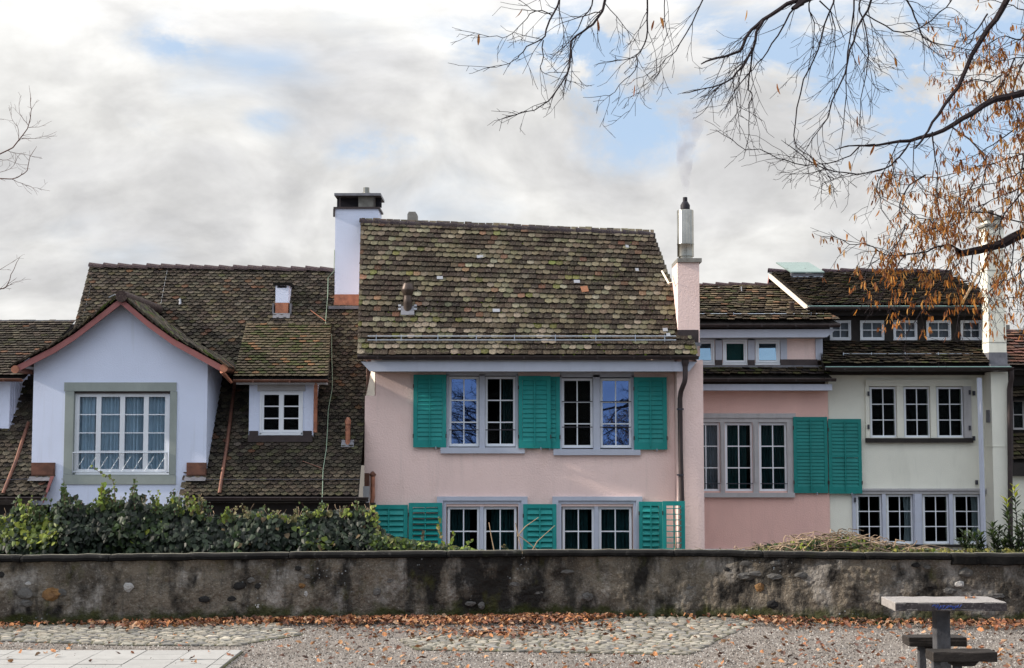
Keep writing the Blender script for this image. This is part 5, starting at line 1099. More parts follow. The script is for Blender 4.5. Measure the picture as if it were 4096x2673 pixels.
# ================================================================== CONCRETE TABLE AND ITS TWO BENCHES
def rbox(x0, x1, y0, y1, z0, z1, r=.012, jit=0, seed=0, seg=1):
    import bmesh
    bm = bmesh.new(); bmesh.ops.create_cube(bm, size=1)
    for v in bm.verts: v.co = Vector(((x0 + x1) / 2 + v.co.x * (x1 - x0), (y0 + y1) / 2 + v.co.y * (y1 - y0), (z0 + z1) / 2 + v.co.z * (z1 - z0)))
    if seg > 1: bmesh.ops.subdivide_edges(bm, edges=bm.edges[:], cuts=seg, use_grid_fill=True)
    sharp = [e for e in bm.edges if len(e.link_faces) == 2 and e.calc_face_angle(0) > .5]
    bmesh.ops.bevel(bm, geom=sharp, offset=r, segments=2, affect='EDGES', profile=.6)
    if jit:
        for v in bm.verts: v.co += Vector((mnoise.noise(v.co * 18), mnoise.noise(v.co * 18 + Vector((7, 0, 0))), mnoise.noise(v.co * 18 + Vector((0, 9, 0))))) * jit
    bm.verts.ensure_lookup_table(); mb = MB(); mb.add([v.co.copy() for v in bm.verts], [tuple(v.index for v in f.verts) for f in bm.faces]); bm.free(); return mb
TB = thing('concrete_table', (2.64, 8.76, 0), 'small concrete table on one square post, blue scribble along its edge', 'table')
yt0 = 8.60; TZ = Z(2410, yt0); x_a, x_b = X(3580, yt0, 2420), X(4029, yt0, 2420); yt1 = 8.93
mb = rbox(x_a, x_b, yt0, yt1, TZ - .052, TZ, .009, .0035, seg=9)
for i_, f_ in enumerate(mb.f):
    a_, b_, c_ = (Vector(mb.v[k_]) for k_ in f_[:3])
    if (b_ - a_).cross(c_ - a_).normalized().y < -.6: mb.mi[i_] = 1  # front-facing faces take the darker mottled material
mb.build('tabletop', [M['tabletop'], M['table_edge']], TB)
rbox(X(3747, 8.7, 2500), X(3804, 8.7, 2500), 8.71, 8.80, -.02, TZ - .05, .006, .001, seg=5).build('post', M['tablepost'], TB)
rs = random.Random(5); gf = MB(); x = X(3728, yt0, 2430)
for wd in range(9):
    pts = [(x + .012 * k, yt0 - .0025, TZ - .026 + .011 * math.sin(k * 2.1 + wd) + rs.uniform(-.006, .006)) for k in range(4)]
    gf.tube(pts, .0016, 4); x += .0165 if wd != 3 else .024
gf.build('scribble', M['spray'], TB)
def bench(y0, px0, px1, py, label, seed, legs):
    z = Z(py, y0); a, b = X(px0, y0, py), X(px1, y0, py)
    t = thing('seat_bench', ((a + b) / 2, y0 + .1, 0), label, 'bench', 'plank seats at the concrete table')
    rbox(a, b, y0, y0 + .16, z - .056, z, .006, .004, seed, 6).build('seat', M['weathered'], t)
    for lx in legs: rbox(lx - .022, lx + .022, y0 + .05, y0 + .10, -.02, z - .05, .004).build('leg', M['tablepost'], t)
    mb = MB(); mb.prism([(a + .10, z - .057), (b - .10, z - .057), (b - .13, z - .085), (a + .13, z - .085)], y0 + .03, y0 + .13); mb.build('bracket', M['weathered'], t)
bench(8.40, 3732, 3992, 2610, 'nearer dark plank seat in front of the concrete table', 1, (X(3738, 8.4, 2650) + .03, X(3845, 8.4, 2650)))
bench(9.03, 3635, 3868, 2551, 'farther dark plank seat behind the post of the concrete table', 2, (X(3700, 9.03, 2600), X(3800, 9.03, 2600)))
M['dryleaf'] = mat('dry_brown_leaf', (.3, .12, .04), .8, .2, 30, attr='tint')
def leaf_geo(s, rng, curl=.35):
    """little curled leaf, 6 triangles"""
    pts = [(0, -1, 0), (.62, -.35, 0), (.5, .35, 0), (0, 1, 0), (-.5, .35, 0), (-.62, -.35, 0)]; c = rng.uniform(.1, curl)
    vs = [(x * s * rng.uniform(.8, 1.1), y * s * rng.uniform(.8, 1.1), abs(x) * s * c * 1.6 + y * y * s * rng.uniform(-.3, .5) * c) for x, y, z in pts] + [(0, 0, 0)]
    return vs, [(i, (i + 1) % 6, 6) for i in range(6)]
def rand_rot(rng, flat=1.0):
    return Matrix.Rotation(rng.uniform(0, 6.283), 3, 'Z') @ Matrix.Rotation(rng.uniform(-flat, flat), 3, 'X') @ Matrix.Rotation(rng.uniform(-flat, flat), 3, 'Y')
LEAFC = [(.36, .15, .055), (.28, .11, .045), (.21, .075, .034), (.42, .21, .09), (.14, .055, .03), (.33, .20, .12), (.09, .042, .028)]
def leafc(rng): k = rng.uniform(.7, 1.15); return tuple(v * k for v in rng.choice(LEAFC))
lt = MB(); rs = random.Random(9)
for i in range(9):
    v_, f_ = leaf_geo(.014, rs); Rm = rand_rot(rs, .5); c = Vector((rs.uniform(X(3860, 8.8, 2395), X(3905, 8.8, 2395)), rs.uniform(8.78, 8.9), TZ + .006)); lt.add([Rm @ Vector(v) + c for v in v_], f_, leafc(rs))
tag(lt.build('leaf_litter', M['dryleaf']), 'scrap of dry leaf litter lying on the concrete tabletop', 'leaf litter', kind='stuff')

# ================================================================== FALLEN LEAVES AND PEBBLES
fl = MB(); rs = random.Random(17)
def leaf_at(px, py, z=.0, s=None, flat=.45):
    q = G(px, py); 
    if q.y > wall_y(q.x) - .03: return
    v_, f_ = leaf_geo(s or rs.uniform(.018, .036), rs); Rm = rand_rot(rs, flat); fl.add([Rm @ Vector(v) + Vector((q.x, q.y, .022 + z + rs.uniform(0, .02))) for v in v_], f_, leafc(rs))
def band(px): # centre line (photograph row) and density of the drift along the wall
    pts = [(-200, 2512, .3), (0, 2507, .35), (300, 2500, .35), (550, 2512, .5), (800, 2500, .9), (1100, 2492, 1.0), (1400, 2492, 1.3), (1700, 2493, 1.5), (1950, 2494, 1.2), (2150, 2487, 1.2), (2350, 2480, 1.1), (2500, 2470, .6), (2700, 2470, .1), (3000, 2480, .25), (3060, 2494, .6), (3300, 2502, .4), (3700, 2506, .4), (3900, 2506, .55), (4096, 2512, .55), (4400, 2515, .5)]
    for a, b in zip(pts, pts[1:]):
        if a[0] <= px <= b[0]: t = (px - a[0]) / (b[0] - a[0]); return a[1] + (b[1] - a[1]) * t, a[2] + (b[2] - a[2]) * t
    return 2500, .5
n = 0
while n < 5000:
    px = rs.uniform(-200, 4300); c, d = band(px); cl = .5 + .8 * (mnoise.noise(Vector((px * .006, 3, 0))) + .4)
    if rs.random() > d * cl / 1.6: continue
    leaf_at(px, c + rs.gauss(0, 9 if px < 3000 else 11) + 6 * mnoise.noise(Vector((px * .01, 0, 0))), rs.uniform(0, .02), flat=.75); n += 1
for i in range(420): leaf_at(rs.gauss(1950, 130), rs.gauss(2548, 9) , flat=.6) if rs.random() < .35 else leaf_at(rs.uniform(1300, 2500), rs.gauss(2525, 18))
for i in range(560): 
    px = rs.uniform(3000, 4300) if rs.random() < .55 else rs.uniform(1250, 3000); leaf_at(px, 2500 + 190 * rs.random() ** 1.0)
for i in range(110): leaf_at(rs.uniform(-100, 1600), 2500 + 175 * rs.random())
tag(fl.build('fallen_leaves', M['dryleaf']), 'orange brown fallen leaves drifted along the foot of the wall', 'fallen leaves', kind='stuff')
M['pebble'] = mat('loose_grey_pebble', (.3, .3, .3), .9, .15, 40, attr='tint')
rng = np.random.default_rng(3); NP_ = 52000
yy = 9.0 + (13.8 - 9.0) * rng.random(NP_) ** 1.15; xx = rng.uniform(-1, 1, NP_) * (yy * .37 + .3); s_ = rng.uniform(.004, .010, NP_)
vs = []; fs = []; cs = []; k = 0
for i in range(NP_):
    x, y, s = xx[i], yy[i], s_[i]
    if y > wall_y(x) - .05: continue
    if in_poly(x, y, PR) or in_poly(x, y, PL) or (x < sx[-1] and y < y1):
        if rng.random() > .06: continue
        s *= .6; z0 = .022
    else: z0 = 0
    a = rng.random() * 6.28; ca, sa = math.cos(a) * s, math.sin(a) * s; h = s * rng.uniform(.7, 1.3)
    vs += [(x + ca, y + sa, z0), (x - sa * 1.2, y + ca * 1.2, z0), (x - ca, y - sa, z0), (x + sa * .9, y - ca * .9, z0), (x + ca * .3, y + sa * .3, z0 + h), (x - ca * .4, y - sa * .2, z0 + h * .9)]
    fs += [(k, k + 1, k + 4), (k + 1, k + 5, k + 4), (k + 1, k + 2, k + 5), (k + 2, k + 3, k + 5), (k + 3, k + 4, k + 5), (k + 3, k, k + 4)]; k += 6
    c = (.085, .072, .062) if rng.random() < .45 else ((.26, .235, .21) if rng.random() < .75 else (.42, .395, .365)); cs += [c] * 6
mb = MB(); mb.v = vs; mb.f = fs; mb.c = cs; mb.mi = [0] * len(fs)
tag(mb.build('gravel', M['pebble']), 'loose grey gravel covering the open ground before the wall', 'gravel', kind='stuff')
gm = MB(); rs = random.Random(2)
for i in range(1500):       # moss tufts at the foot of the wall
    px = rs.choice([rs.uniform(3050, 3600), rs.uniform(3050, 3600), rs.uniform(-100, 4200)]); x = (px - 2048) / F * 13.5; y = wall_y(x) - abs(rs.gauss(0, .035)) - .03
    h = rs.uniform(.012, .04); a = rs.uniform(0, 3.14); dx, dy = math.cos(a) * .008, math.sin(a) * .008; c = rs.choice([(.03, .06, .012), (.05, .085, .015), (.02, .035, .01)])
    gm.add([(x - dx, y - dy, -.0), (x + dx, y + dy, -.0), (x + rs.uniform(-.01, .01), y - .01, h)], [(0, 1, 2)], c)
M['mossgreen'] = mat('foot_moss', (.04, .07, .02), .9, attr='tint')
tag(gm.build('moss', M['mossgreen']), 'thin dark moss growing along the foot of the wall', 'moss', kind='stuff')

# ================================================================== IVY, DRY CREEPER, LAUREL
def leafmat(name, trans=.35, rough=.45):
    m = bpy.data.materials.new(name); m.use_nodes = True; t = m.node_tree; b = t.nodes['Principled BSDF']; k = t.links
    a = t.nodes.new('ShaderNodeAttribute'); a.attribute_name = 'tint'; k.new(a.outputs['Color'], b.inputs['Base Color']); b.inputs['Roughness'].default_value = rough; b.inputs['Specular IOR Level'].default_value = .3
    if trans:
        tl = t.nodes.new('ShaderNodeBsdfTranslucent'); ms = t.nodes.new('ShaderNodeMixShader'); ms.inputs[0].default_value = trans; k.new(a.outputs['Color'], tl.inputs[0])
        k.new(b.outputs[0], ms.inputs[1]); k.new(tl.outputs[0], ms.inputs[2]); k.new(ms.outputs[0], t.nodes['Material Output'].inputs[0])
    return m
M['ivy'] = leafmat('glossy_ivy_leaf', .2, .5); M['laurel'] = leafmat('laurel_leaf', .2, .3); M['bract'] = leafmat('dry_orange_bract', .45, .6)
def ivy_leaf(mb, p, s, rng, c, nrm):
    n = Vector(nrm) + Vector((rng.uniform(-.7, .7), rng.uniform(-.7, .7), rng.uniform(-.5, .8))); n.normalize(); dn = Vector((rng.uniform(-.5, .5), rng.uniform(-.3, .3), -1)); t = (dn - n * dn.dot(n)).normalized(); sd_ = n.cross(t)
    pts = [(0, -.45), (.48, -.5), (.52, .05), (0, .75), (-.52, .05), (-.48, -.5)]; cv = -.18
    mb.add([p + sd_ * x * s + t * y * s + n * (abs(x) * cv * s) for x, y in pts] + [p], [(i, (i + 1) % 6, 6) for i in range(6)], c)
IV = thing('ivy_hedge', (-5.5, 14.9, WT), 'dense dark green ivy hedge growing over the wall at left', 'hedge')
top_px = [(-600, 2050), (0, 2068), (40, 2020), (85, 2012), (120, 2060), (200, 2050), (251, 1975), (300, 2010), (360, 2030), (400, 1985), (440, 2000), (500, 2020), (530, 1965), (570, 2010), (640, 2030), (695, 1985), (720, 2040), (772, 1995), (800, 2050), (887, 2060), (950, 2050), (1000, 2035), (1080, 2050), (1160, 2060), (1253, 2035), (1330, 2040), (1459, 2030), (1500, 2080), (1540, 2140), (1600, 2165), (1650, 2180), (1720, 2195), (1800, 2205), (1880, 2215), (1960, 2222)]
def top_of(px):
    for a, b in zip(top_px, top_px[1:]):
        if a[0] <= px <= b[0]: return a[1] + (b[1] - a[1]) * (px - a[0]) / (b[0] - a[0])
    return 2222
rs = random.Random(77); lv = MB(); YH = 14.6
for i in range(21000):
    px = rs.uniform(-500, 1900); tp = top_of(px) + 8 + 10 * mnoise.noise(Vector((px * .03, 0, 0))); tp += 16 * mnoise.noise(Vector((px * .011, 5, 0))) + 14 * mnoise.noise(Vector((px * .07, 9, 0))) + 10; zt = Z(tp, YH); 
    z = zt - (zt - (WT - .1)) * rs.random() ** 1.25; d = rs.uniform(0, .12) if rs.random() < .6 else rs.uniform(.1, .5)
    if px > 1500 and rs.random() < .35: continue
    x = X(px, YH, 2150); edge = max(0, (z - (zt - .25)) / .25)
    y = YH - .28 + d + .14 * mnoise.noise(Vector((x * 2.2, z * 2.2, 0))) + edge * .25 + rs.uniform(-.06, .06)
    if y < wall_y(x) + .40 and z < WT + .05: y = wall_y(x) + .42
    cl = mnoise.noise(Vector((x * 1.9, z * 1.9, 4))) + (z - WT) * .35 + rs.uniform(-.25, .25)  # leaf tint painted darker low down and brighter on top, as shade and sun
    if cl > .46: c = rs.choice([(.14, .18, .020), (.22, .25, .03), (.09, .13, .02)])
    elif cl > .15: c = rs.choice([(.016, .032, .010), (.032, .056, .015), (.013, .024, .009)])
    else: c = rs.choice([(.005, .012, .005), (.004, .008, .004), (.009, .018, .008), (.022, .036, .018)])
    if rs.random() < .035 and px > 900: c = (.11, .075, .035)
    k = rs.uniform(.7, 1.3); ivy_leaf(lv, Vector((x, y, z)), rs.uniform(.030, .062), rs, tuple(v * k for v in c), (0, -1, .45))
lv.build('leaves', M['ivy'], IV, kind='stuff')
# added black core boxes stand in for the shade deep in the hedge
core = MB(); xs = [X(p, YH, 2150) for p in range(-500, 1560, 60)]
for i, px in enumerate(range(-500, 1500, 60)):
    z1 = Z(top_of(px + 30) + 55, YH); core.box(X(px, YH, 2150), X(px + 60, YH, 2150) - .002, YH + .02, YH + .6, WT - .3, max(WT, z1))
M['hedge_core'] = mat('black_hedge_core', (.012, .012, .008), .95, .4, 12); core.build('stems', M['hedge_core'], IV)  # the dark core boxes, no stems modelled here
st = MB(); rs = random.Random(6)
for i in range(46):
    px = rs.uniform(-100, 1500); x = X(px, YH, 2100); z = Z(top_of(px) + 40, YH); p = [Vector((x, YH + .1, z))]
    for j in range(4): p.append(p[-1] + Vector((rs.uniform(-.03, .03), rs.uniform(-.02, .02), rs.uniform(.02, .05))))
    st.tube(p, .0025, 4)
st.build('twigs', M['drystem'], IV, kind='stuff')
# many small shoots breaking the top outline
sh = MB(); sl = MB(); rs = random.Random(61)
for i in range(95):
    px = rs.uniform(-150, 1500); x0_ = W(px, top_of(px) + 30, YH - .1); h = rs.uniform(.06, .26) * (1 if px < 850 else .6); lean = rs.uniform(-.08, .08); P3 = [x0_ + Vector((lean * t * t, rs.uniform(-.02, .02), h * t)) for t in (0, .35, .7, 1)]; sh.tube(P3, [.003, .0025, .002, .0012], 4)
    cc = rs.choice([[(.20, .24, .03), (.13, .17, .025)], [(.03, .05, .018), (.05, .08, .02)], [(.03, .05, .018), (.07, .10, .03)], [(.15, .13, .05), (.08, .08, .03)] if px > 700 else [(.05, .08, .02)]])
    for j in range(int(6 + h * 55)):
        t = rs.random(); p = P3[0].lerp(P3[3], t) + Vector((lean * t * (t - 1) + rs.uniform(-.025, .025), rs.uniform(-.03, .03), 0)); ivy_leaf(sl, p, rs.uniform(.022, .042) * (1.15 - .5 * t), rs, rs.choice(cc), (0, -1, .3))
sh.build('shoot_stems', M['bark_l'], IV, kind='stuff'); sl.build('shoot_leaves', M['ivy'], IV, kind='stuff')
# light sprigs that stand up out of the hedge and beyond its right end
def sprig(name, label, pts, n, s, cols_, seed, Y_=14.45, r=.004, fam='ivy'):
    rng = random.Random(seed); P3 = [W(a, b, Y_) for a, b in pts]; t = thing(name, P3[0], label, 'ivy sprig' if fam == 'ivy' else 'twig', None); MB().tube(P3, [r * (1 - .5 * i / len(P3)) for i in range(len(P3))], 5).build('stem', M['drystem'] if fam != 'ivy' else M['bark_l'], t)
    if n:
        mb = MB(); L_ = [(b - a).length for a, b in zip(P3, P3[1:])]
        for i in range(n):
            d = (i + .5) / n * sum(L_); j = 0
            while j < len(L_) - 1 and d > L_[j]: d -= L_[j]; j += 1
            p = P3[j].lerp(P3[j + 1], min(1, d / L_[j])) + Vector((rng.uniform(-.02, .02), rng.uniform(-.03, .02), rng.uniform(-.015, .015))); k = rng.uniform(.8, 1.25); ivy_leaf(mb, p, s * rng.uniform(.7, 1.2), rng, tuple(v * k for v in rng.choice(cols_)), (0, -1, .3))
        mb.build('leaves', M['ivy'], t)
    return t
YG1 = [(.22, .27, .03), (.16, .22, .03), (.10, .14, .025)]; DG = [(.03, .05, .018), (.05, .08, .02), (.02, .035, .015)]; RD = [(.16, .16, .05), (.20, .17, .05), (.12, .10, .03)]
sprig('ivy_shoot', 'tallest arching ivy shoot crossing the gabled window railing', [(462, 2010), (458, 1950), (450, 1920), (430, 1905), (400, 1890), (368, 1868)], 20, .030, [(.14, .18, .03), (.10, .13, .03), (.06, .09, .02)], 1)
sprig('ivy_shoot', 'bright yellow-green ivy leaves standing below the gabled window', [(400, 2030), (405, 1980), (412, 1938)], 13, .050, YG1, 2)
sprig('ivy_shoot', 'dark ivy shoot standing up left of the gabled window', [(262, 2030), (258, 1990), (250, 1955)], 16, .034, DG, 3)
sprig('ivy_shoot', 'yellow-green ivy shoot at the left edge of the photograph', [(92, 2080), (90, 2040), (84, 2006)], 14, .040, YG1, 4)
sprig('ivy_shoot', 'small ivy shoot rising in the middle of the white gable foot', [(540, 2040), (535, 1990), (530, 1950)], 12, .030, DG, 5)
sprig('ivy_shoot', 'dark leafy ivy shoot at the right end of the white gable foot', [(700, 2050), (698, 2000), (692, 1960)], 16, .032, DG, 6)
sprig('ivy_shoot', 'ivy shoot with seed heads under the right copper box', [(770, 2060), (773, 2020), (770, 1985)], 14, .034, RD + YG1, 7)
sprig('ivy_shoot', 'ivy shoot with pale leaves covering the first lower shutter', [(1508, 2150), (1512, 2090), (1498, 2050), (1480, 2020)], 22, .036, RD + YG1, 8)
sprig('ivy_shoot', 'slender yellow ivy shoot before the left lower window', [(1770, 2215), (1768, 2160), (1758, 2120), (1760, 2066)], 16, .030, YG1 + RD, 9)
sprig('ivy_shoot', 'leaning yellow ivy shoot at the foot of the left lower window', [(1790, 2218), (1800, 2170), (1814, 2124)], 10, .030, YG1, 10)
sprig('ivy_shoot', 'low yellow-green ivy shoot in the middle of the left lower window', [(1858, 2220), (1870, 2190), (1884, 2158)], 12, .036, YG1, 11)
sprig('ivy_shoot', 'brownish ivy shoot at the right side of the left lower window', [(2046, 2222), (2030, 2200), (2010, 2182)], 14, .032, DG + RD, 12)
sprig('ivy_shoot', 'brown seeding ivy shoot before the second lower shutter', [(1700, 2205), (1695, 2160), (1690, 2120)], 12, .026, [(.09, .06, .035), (.06, .06, .03)], 15)
sprig('ivy_shoot', 'tiny tuft of yellow ivy before the right lower window', [(2385, 2218), (2388, 2206)], 8, .024, YG1 + RD, 13)
sprig('bare_twig', 'cut bare twig standing straight before the left lower window', [(1980, 2218), (1966, 2150), (1956, 2090)], 0, .03, [], 20, r=.006, fam='t')
t_ = sprig('bare_twig', 'forked bare twigs crossing before the middle lower shutter', [(2092, 2218), (2074, 2150), (2062, 2092)], 0, .03, [], 21, r=.006, fam='t')
for pts in ([(2070, 2146), (2100, 2108), (2154, 2070)], [(2074, 2142), (2110, 2168), (2168, 2216)], [(2122, 2214), (2150, 2165), (2220, 2102)]): MB().tube([W(a, b, 14.45) for a, b in pts], [.006, .005, .003], 5).build('stem', M['drystem'], t_)
t_ = sprig('bare_twig', 'short pale twig standing before the open-slatted shutter', [(2693, 2215), (2702, 2190), (2704, 2130)], 0, .03, [], 22, r=.006, fam='t')
for pts in ([(2710, 2215), (2702, 2185), (2690, 2170)], [(2888, 2212), (2830, 2205), (2778, 2188)]): MB().tube([W(a, b, 14.45) for a, b in pts], [.005, .004, .002], 5).build('stem', M['drystem'], t_)
# low ivy ground cover between hedge and window
lv = MB(); rs = random.Random(31)
for i in range(2300):
    px = 1480 + 470 * rs.random() ** 1.2; tp = 2138 + (px - 1480) * .15; q = W(px, rs.uniform(tp, 2235), 14.4 + rs.uniform(-.1, .2)); k = rs.uniform(.7, 1.3); ivy_leaf(lv, q, rs.uniform(.022, .042), rs, tuple(v * k for v in rs.choice(DG + YG1[1:] + RD[:1])), (0, -1, .4))
tag(lv.build('low_ivy', M['ivy']), 'low ivy trailing along the coping before the lower shutters', 'ivy', kind='stuff')
# dry creeper heap at right
DC = thing('dry_creeper', (3.3, 14.5, WT), 'tangle of dry pale creeper stems with ivy leaves on the wall top', 'creeper')
def ctop(px):
    pts = [(2830, 2218), (2950, 2205), (3080, 2170), (3180, 2160), (3250, 2150), (3330, 2138), (3420, 2136), (3480, 2160), (3560, 2180), (3680, 2185), (3780, 2200), (3860, 2212)]
    for a, b in zip(pts, pts[1:]):
        if a[0] <= px <= b[0]: return a[1] + (b[1] - a[1]) * (px - a[0]) / (b[0] - a[0])
    return 2215
rs = random.Random(5); st = MB()
for i in range(340):
    px = rs.gauss(3330, 190); 
    if not 2900 < px < 3830: continue
    tp = ctop(px); py = tp + (2232 - tp) * rs.random(); p = W(px, py, 14.45 + rs.uniform(-.2, .25)); a = rs.uniform(-.6, .6) + (math.pi if rs.random() < .5 else 0); pts = [p]; cv = rs.uniform(-.5, .5); hi_ = rs.choice((-10, 0, 8, 22))
    for j in range(7):
        a += cv + rs.uniform(-.35, .35); nxt = pts[-1] + Vector((math.cos(a) * .05, rs.uniform(-.02, .02), math.sin(a) * .028)); ppx = 2048 + nxt.x / nxt.y * F
        if nxt.z > Z(ctop(ppx) - hi_, nxt.y): nxt.z = Z(ctop(ppx) - hi_, nxt.y); a = -abs(a) * .3
        pts.append(nxt)
    st.tube(pts, rs.uniform(.003, .0062), 4, c=(lambda k_: (.33 * k_, .235 * k_, .155 * k_))(rs.uniform(.25, 1.35)))
M['stemtint'] = mat('pale_dry_stem', (.3, .2, .12), .85, .2, 30, attr='tint'); st.build('stems', M['stemtint'], DC, kind='stuff')
for pts in ([(2860, 2212), (2990, 2190), (3100, 2188)], [(3180, 2160), (3260, 2125), (3320, 2140)], [(3365, 2122), (3430, 2140), (3480, 2160)], [(2840, 2205), (2900, 2198), (2960, 2200)]): MB().tube([W(a, b, 14.4) for a, b in pts], [.004, .004, .002], 5).build('stem', M['drystem'], DC)
lv = MB()
for i in range(2300):
    px = rs.gauss(3300, 230); 
    if not 2990 < px < 3860: continue
    tp = ctop(px) + 6; q = W(px, tp + (2236 - tp) * (1 - rs.random() ** 1.5 * .95), 14.5 + rs.uniform(-.2, .3)); k = rs.uniform(.6, 1.3)
    ivy_leaf(lv, q, rs.uniform(.022, .044), rs, tuple(v * k for v in rs.choice(DG + DG + YG1 + RD)), (0, -1, .4))
for i in range(420):
    q = W(rs.uniform(3400, 4100), rs.uniform(2196, 2232), 14.3 + rs.uniform(-.1, .2)); k = rs.uniform(.7, 1.3); ivy_leaf(lv, q, rs.uniform(.018, .032), rs, tuple(v * k for v in rs.choice([(.22, .20, .04), (.14, .13, .03), (.07, .08, .02)])), (0, -1, .4))
lv.build('leaves', M['ivy'], DC, kind='stuff')
# laurel
def laurel(label, base, stems, seed, s=.072):
    rng = random.Random(seed); t = thing('laurel_shrub', W(*base, 14.5), label, 'shrub'); st = MB(); lv = MB()
    for pts, tip in stems:
        P3 = [W(a, b, 14.5 + rng.uniform(-.12, .12)) for a, b in pts]; st.tube(P3, [.007, .006, .004, .003][:len(P3)], 5); n = 11 * len(P3)
        for i in range(n):
            u = i / n * (len(P3) - 1); j = min(int(u), len(P3) - 2); p = P3[j].lerp(P3[j + 1], u - j); ax = (P3[j + 1] - P3[j]).normalized(); a = i * 2.4; out_ = (Vector((math.cos(a), math.sin(a), 0)) + ax * .9).normalized(); sd_ = out_.cross(Vector((0, 0, 1)) + Vector((rng.uniform(-.4, .4), rng.uniform(-.4, .4), 0))).normalized()
            L_ = s * rng.uniform(.8, 1.35); wd = L_ * .19; c = rng.choice([(.022, .040, .012), (.035, .060, .015), (.05, .075, .02), (.015, .028, .010)]) if not (tip and i > n - 9) else rng.choice([(.30, .32, .03), (.22, .26, .03)])
            up = sd_.cross(out_) * .1 * L_
            lv.add([p, p + out_ * L_ * .45 + sd_ * wd + up, p + out_ * L_ , p + out_ * L_ * .45 - sd_ * wd + up, p + out_ * L_ * .5], [(0, 1, 4), (1, 2, 4), (2, 3, 4), (3, 0, 4)], c)
    st.build('stems', M['bark'], t); lv.build('leaves', M['laurel'], t, kind='stuff')
laurel('spreading dark laurel shrub on the wall at the foot of the cream pilaster', (3960, 2225), [([(3930, 2228), (3890, 2190), (3850, 2130)], 0), ([(3930, 2228), (3910, 2170), (3880, 2130)], 0), ([(3950, 2228), (3930, 2180), (3920, 2140)], 0), ([(3980, 2228), (3975, 2150), (3970, 2098)], 0), ([(3985, 2228), (3990, 2160), (4000, 2110)], 0), ([(4000, 2228), (3990, 2180), (3960, 2130)], 0),
       ([(3960, 2228), (3880, 2200), (3835, 2160)], 0), ([(4010, 2228), (4020, 2180), (4030, 2150)], 0), ([(3900, 2228), (3870, 2200), (3855, 2175)], 0)], 1)
laurel('tall thin laurel with yellow tip shoots at the right edge', (4070, 2225), [([(4070, 2228), (4072, 2130), (4062, 2030), (4058, 1944)], 1), ([(4050, 2228), (4035, 2120), (4030, 2060), (4026, 2000)], 1), ([(4085, 2228), (4090, 2130), (4092, 2060)], 0), ([(4060, 2228), (4050, 2170), (4010, 2130)], 0), ([(4100, 2228), (4096, 2180), (4080, 2130)], 0), ([(4110, 2228), (4115, 2120), (4108, 2040)], 0), ([(4060, 2228), (4078, 2170), (4070, 2110)], 0), ([(4050, 2228), (4030, 2195), (4012, 2165)], 0)], 2)

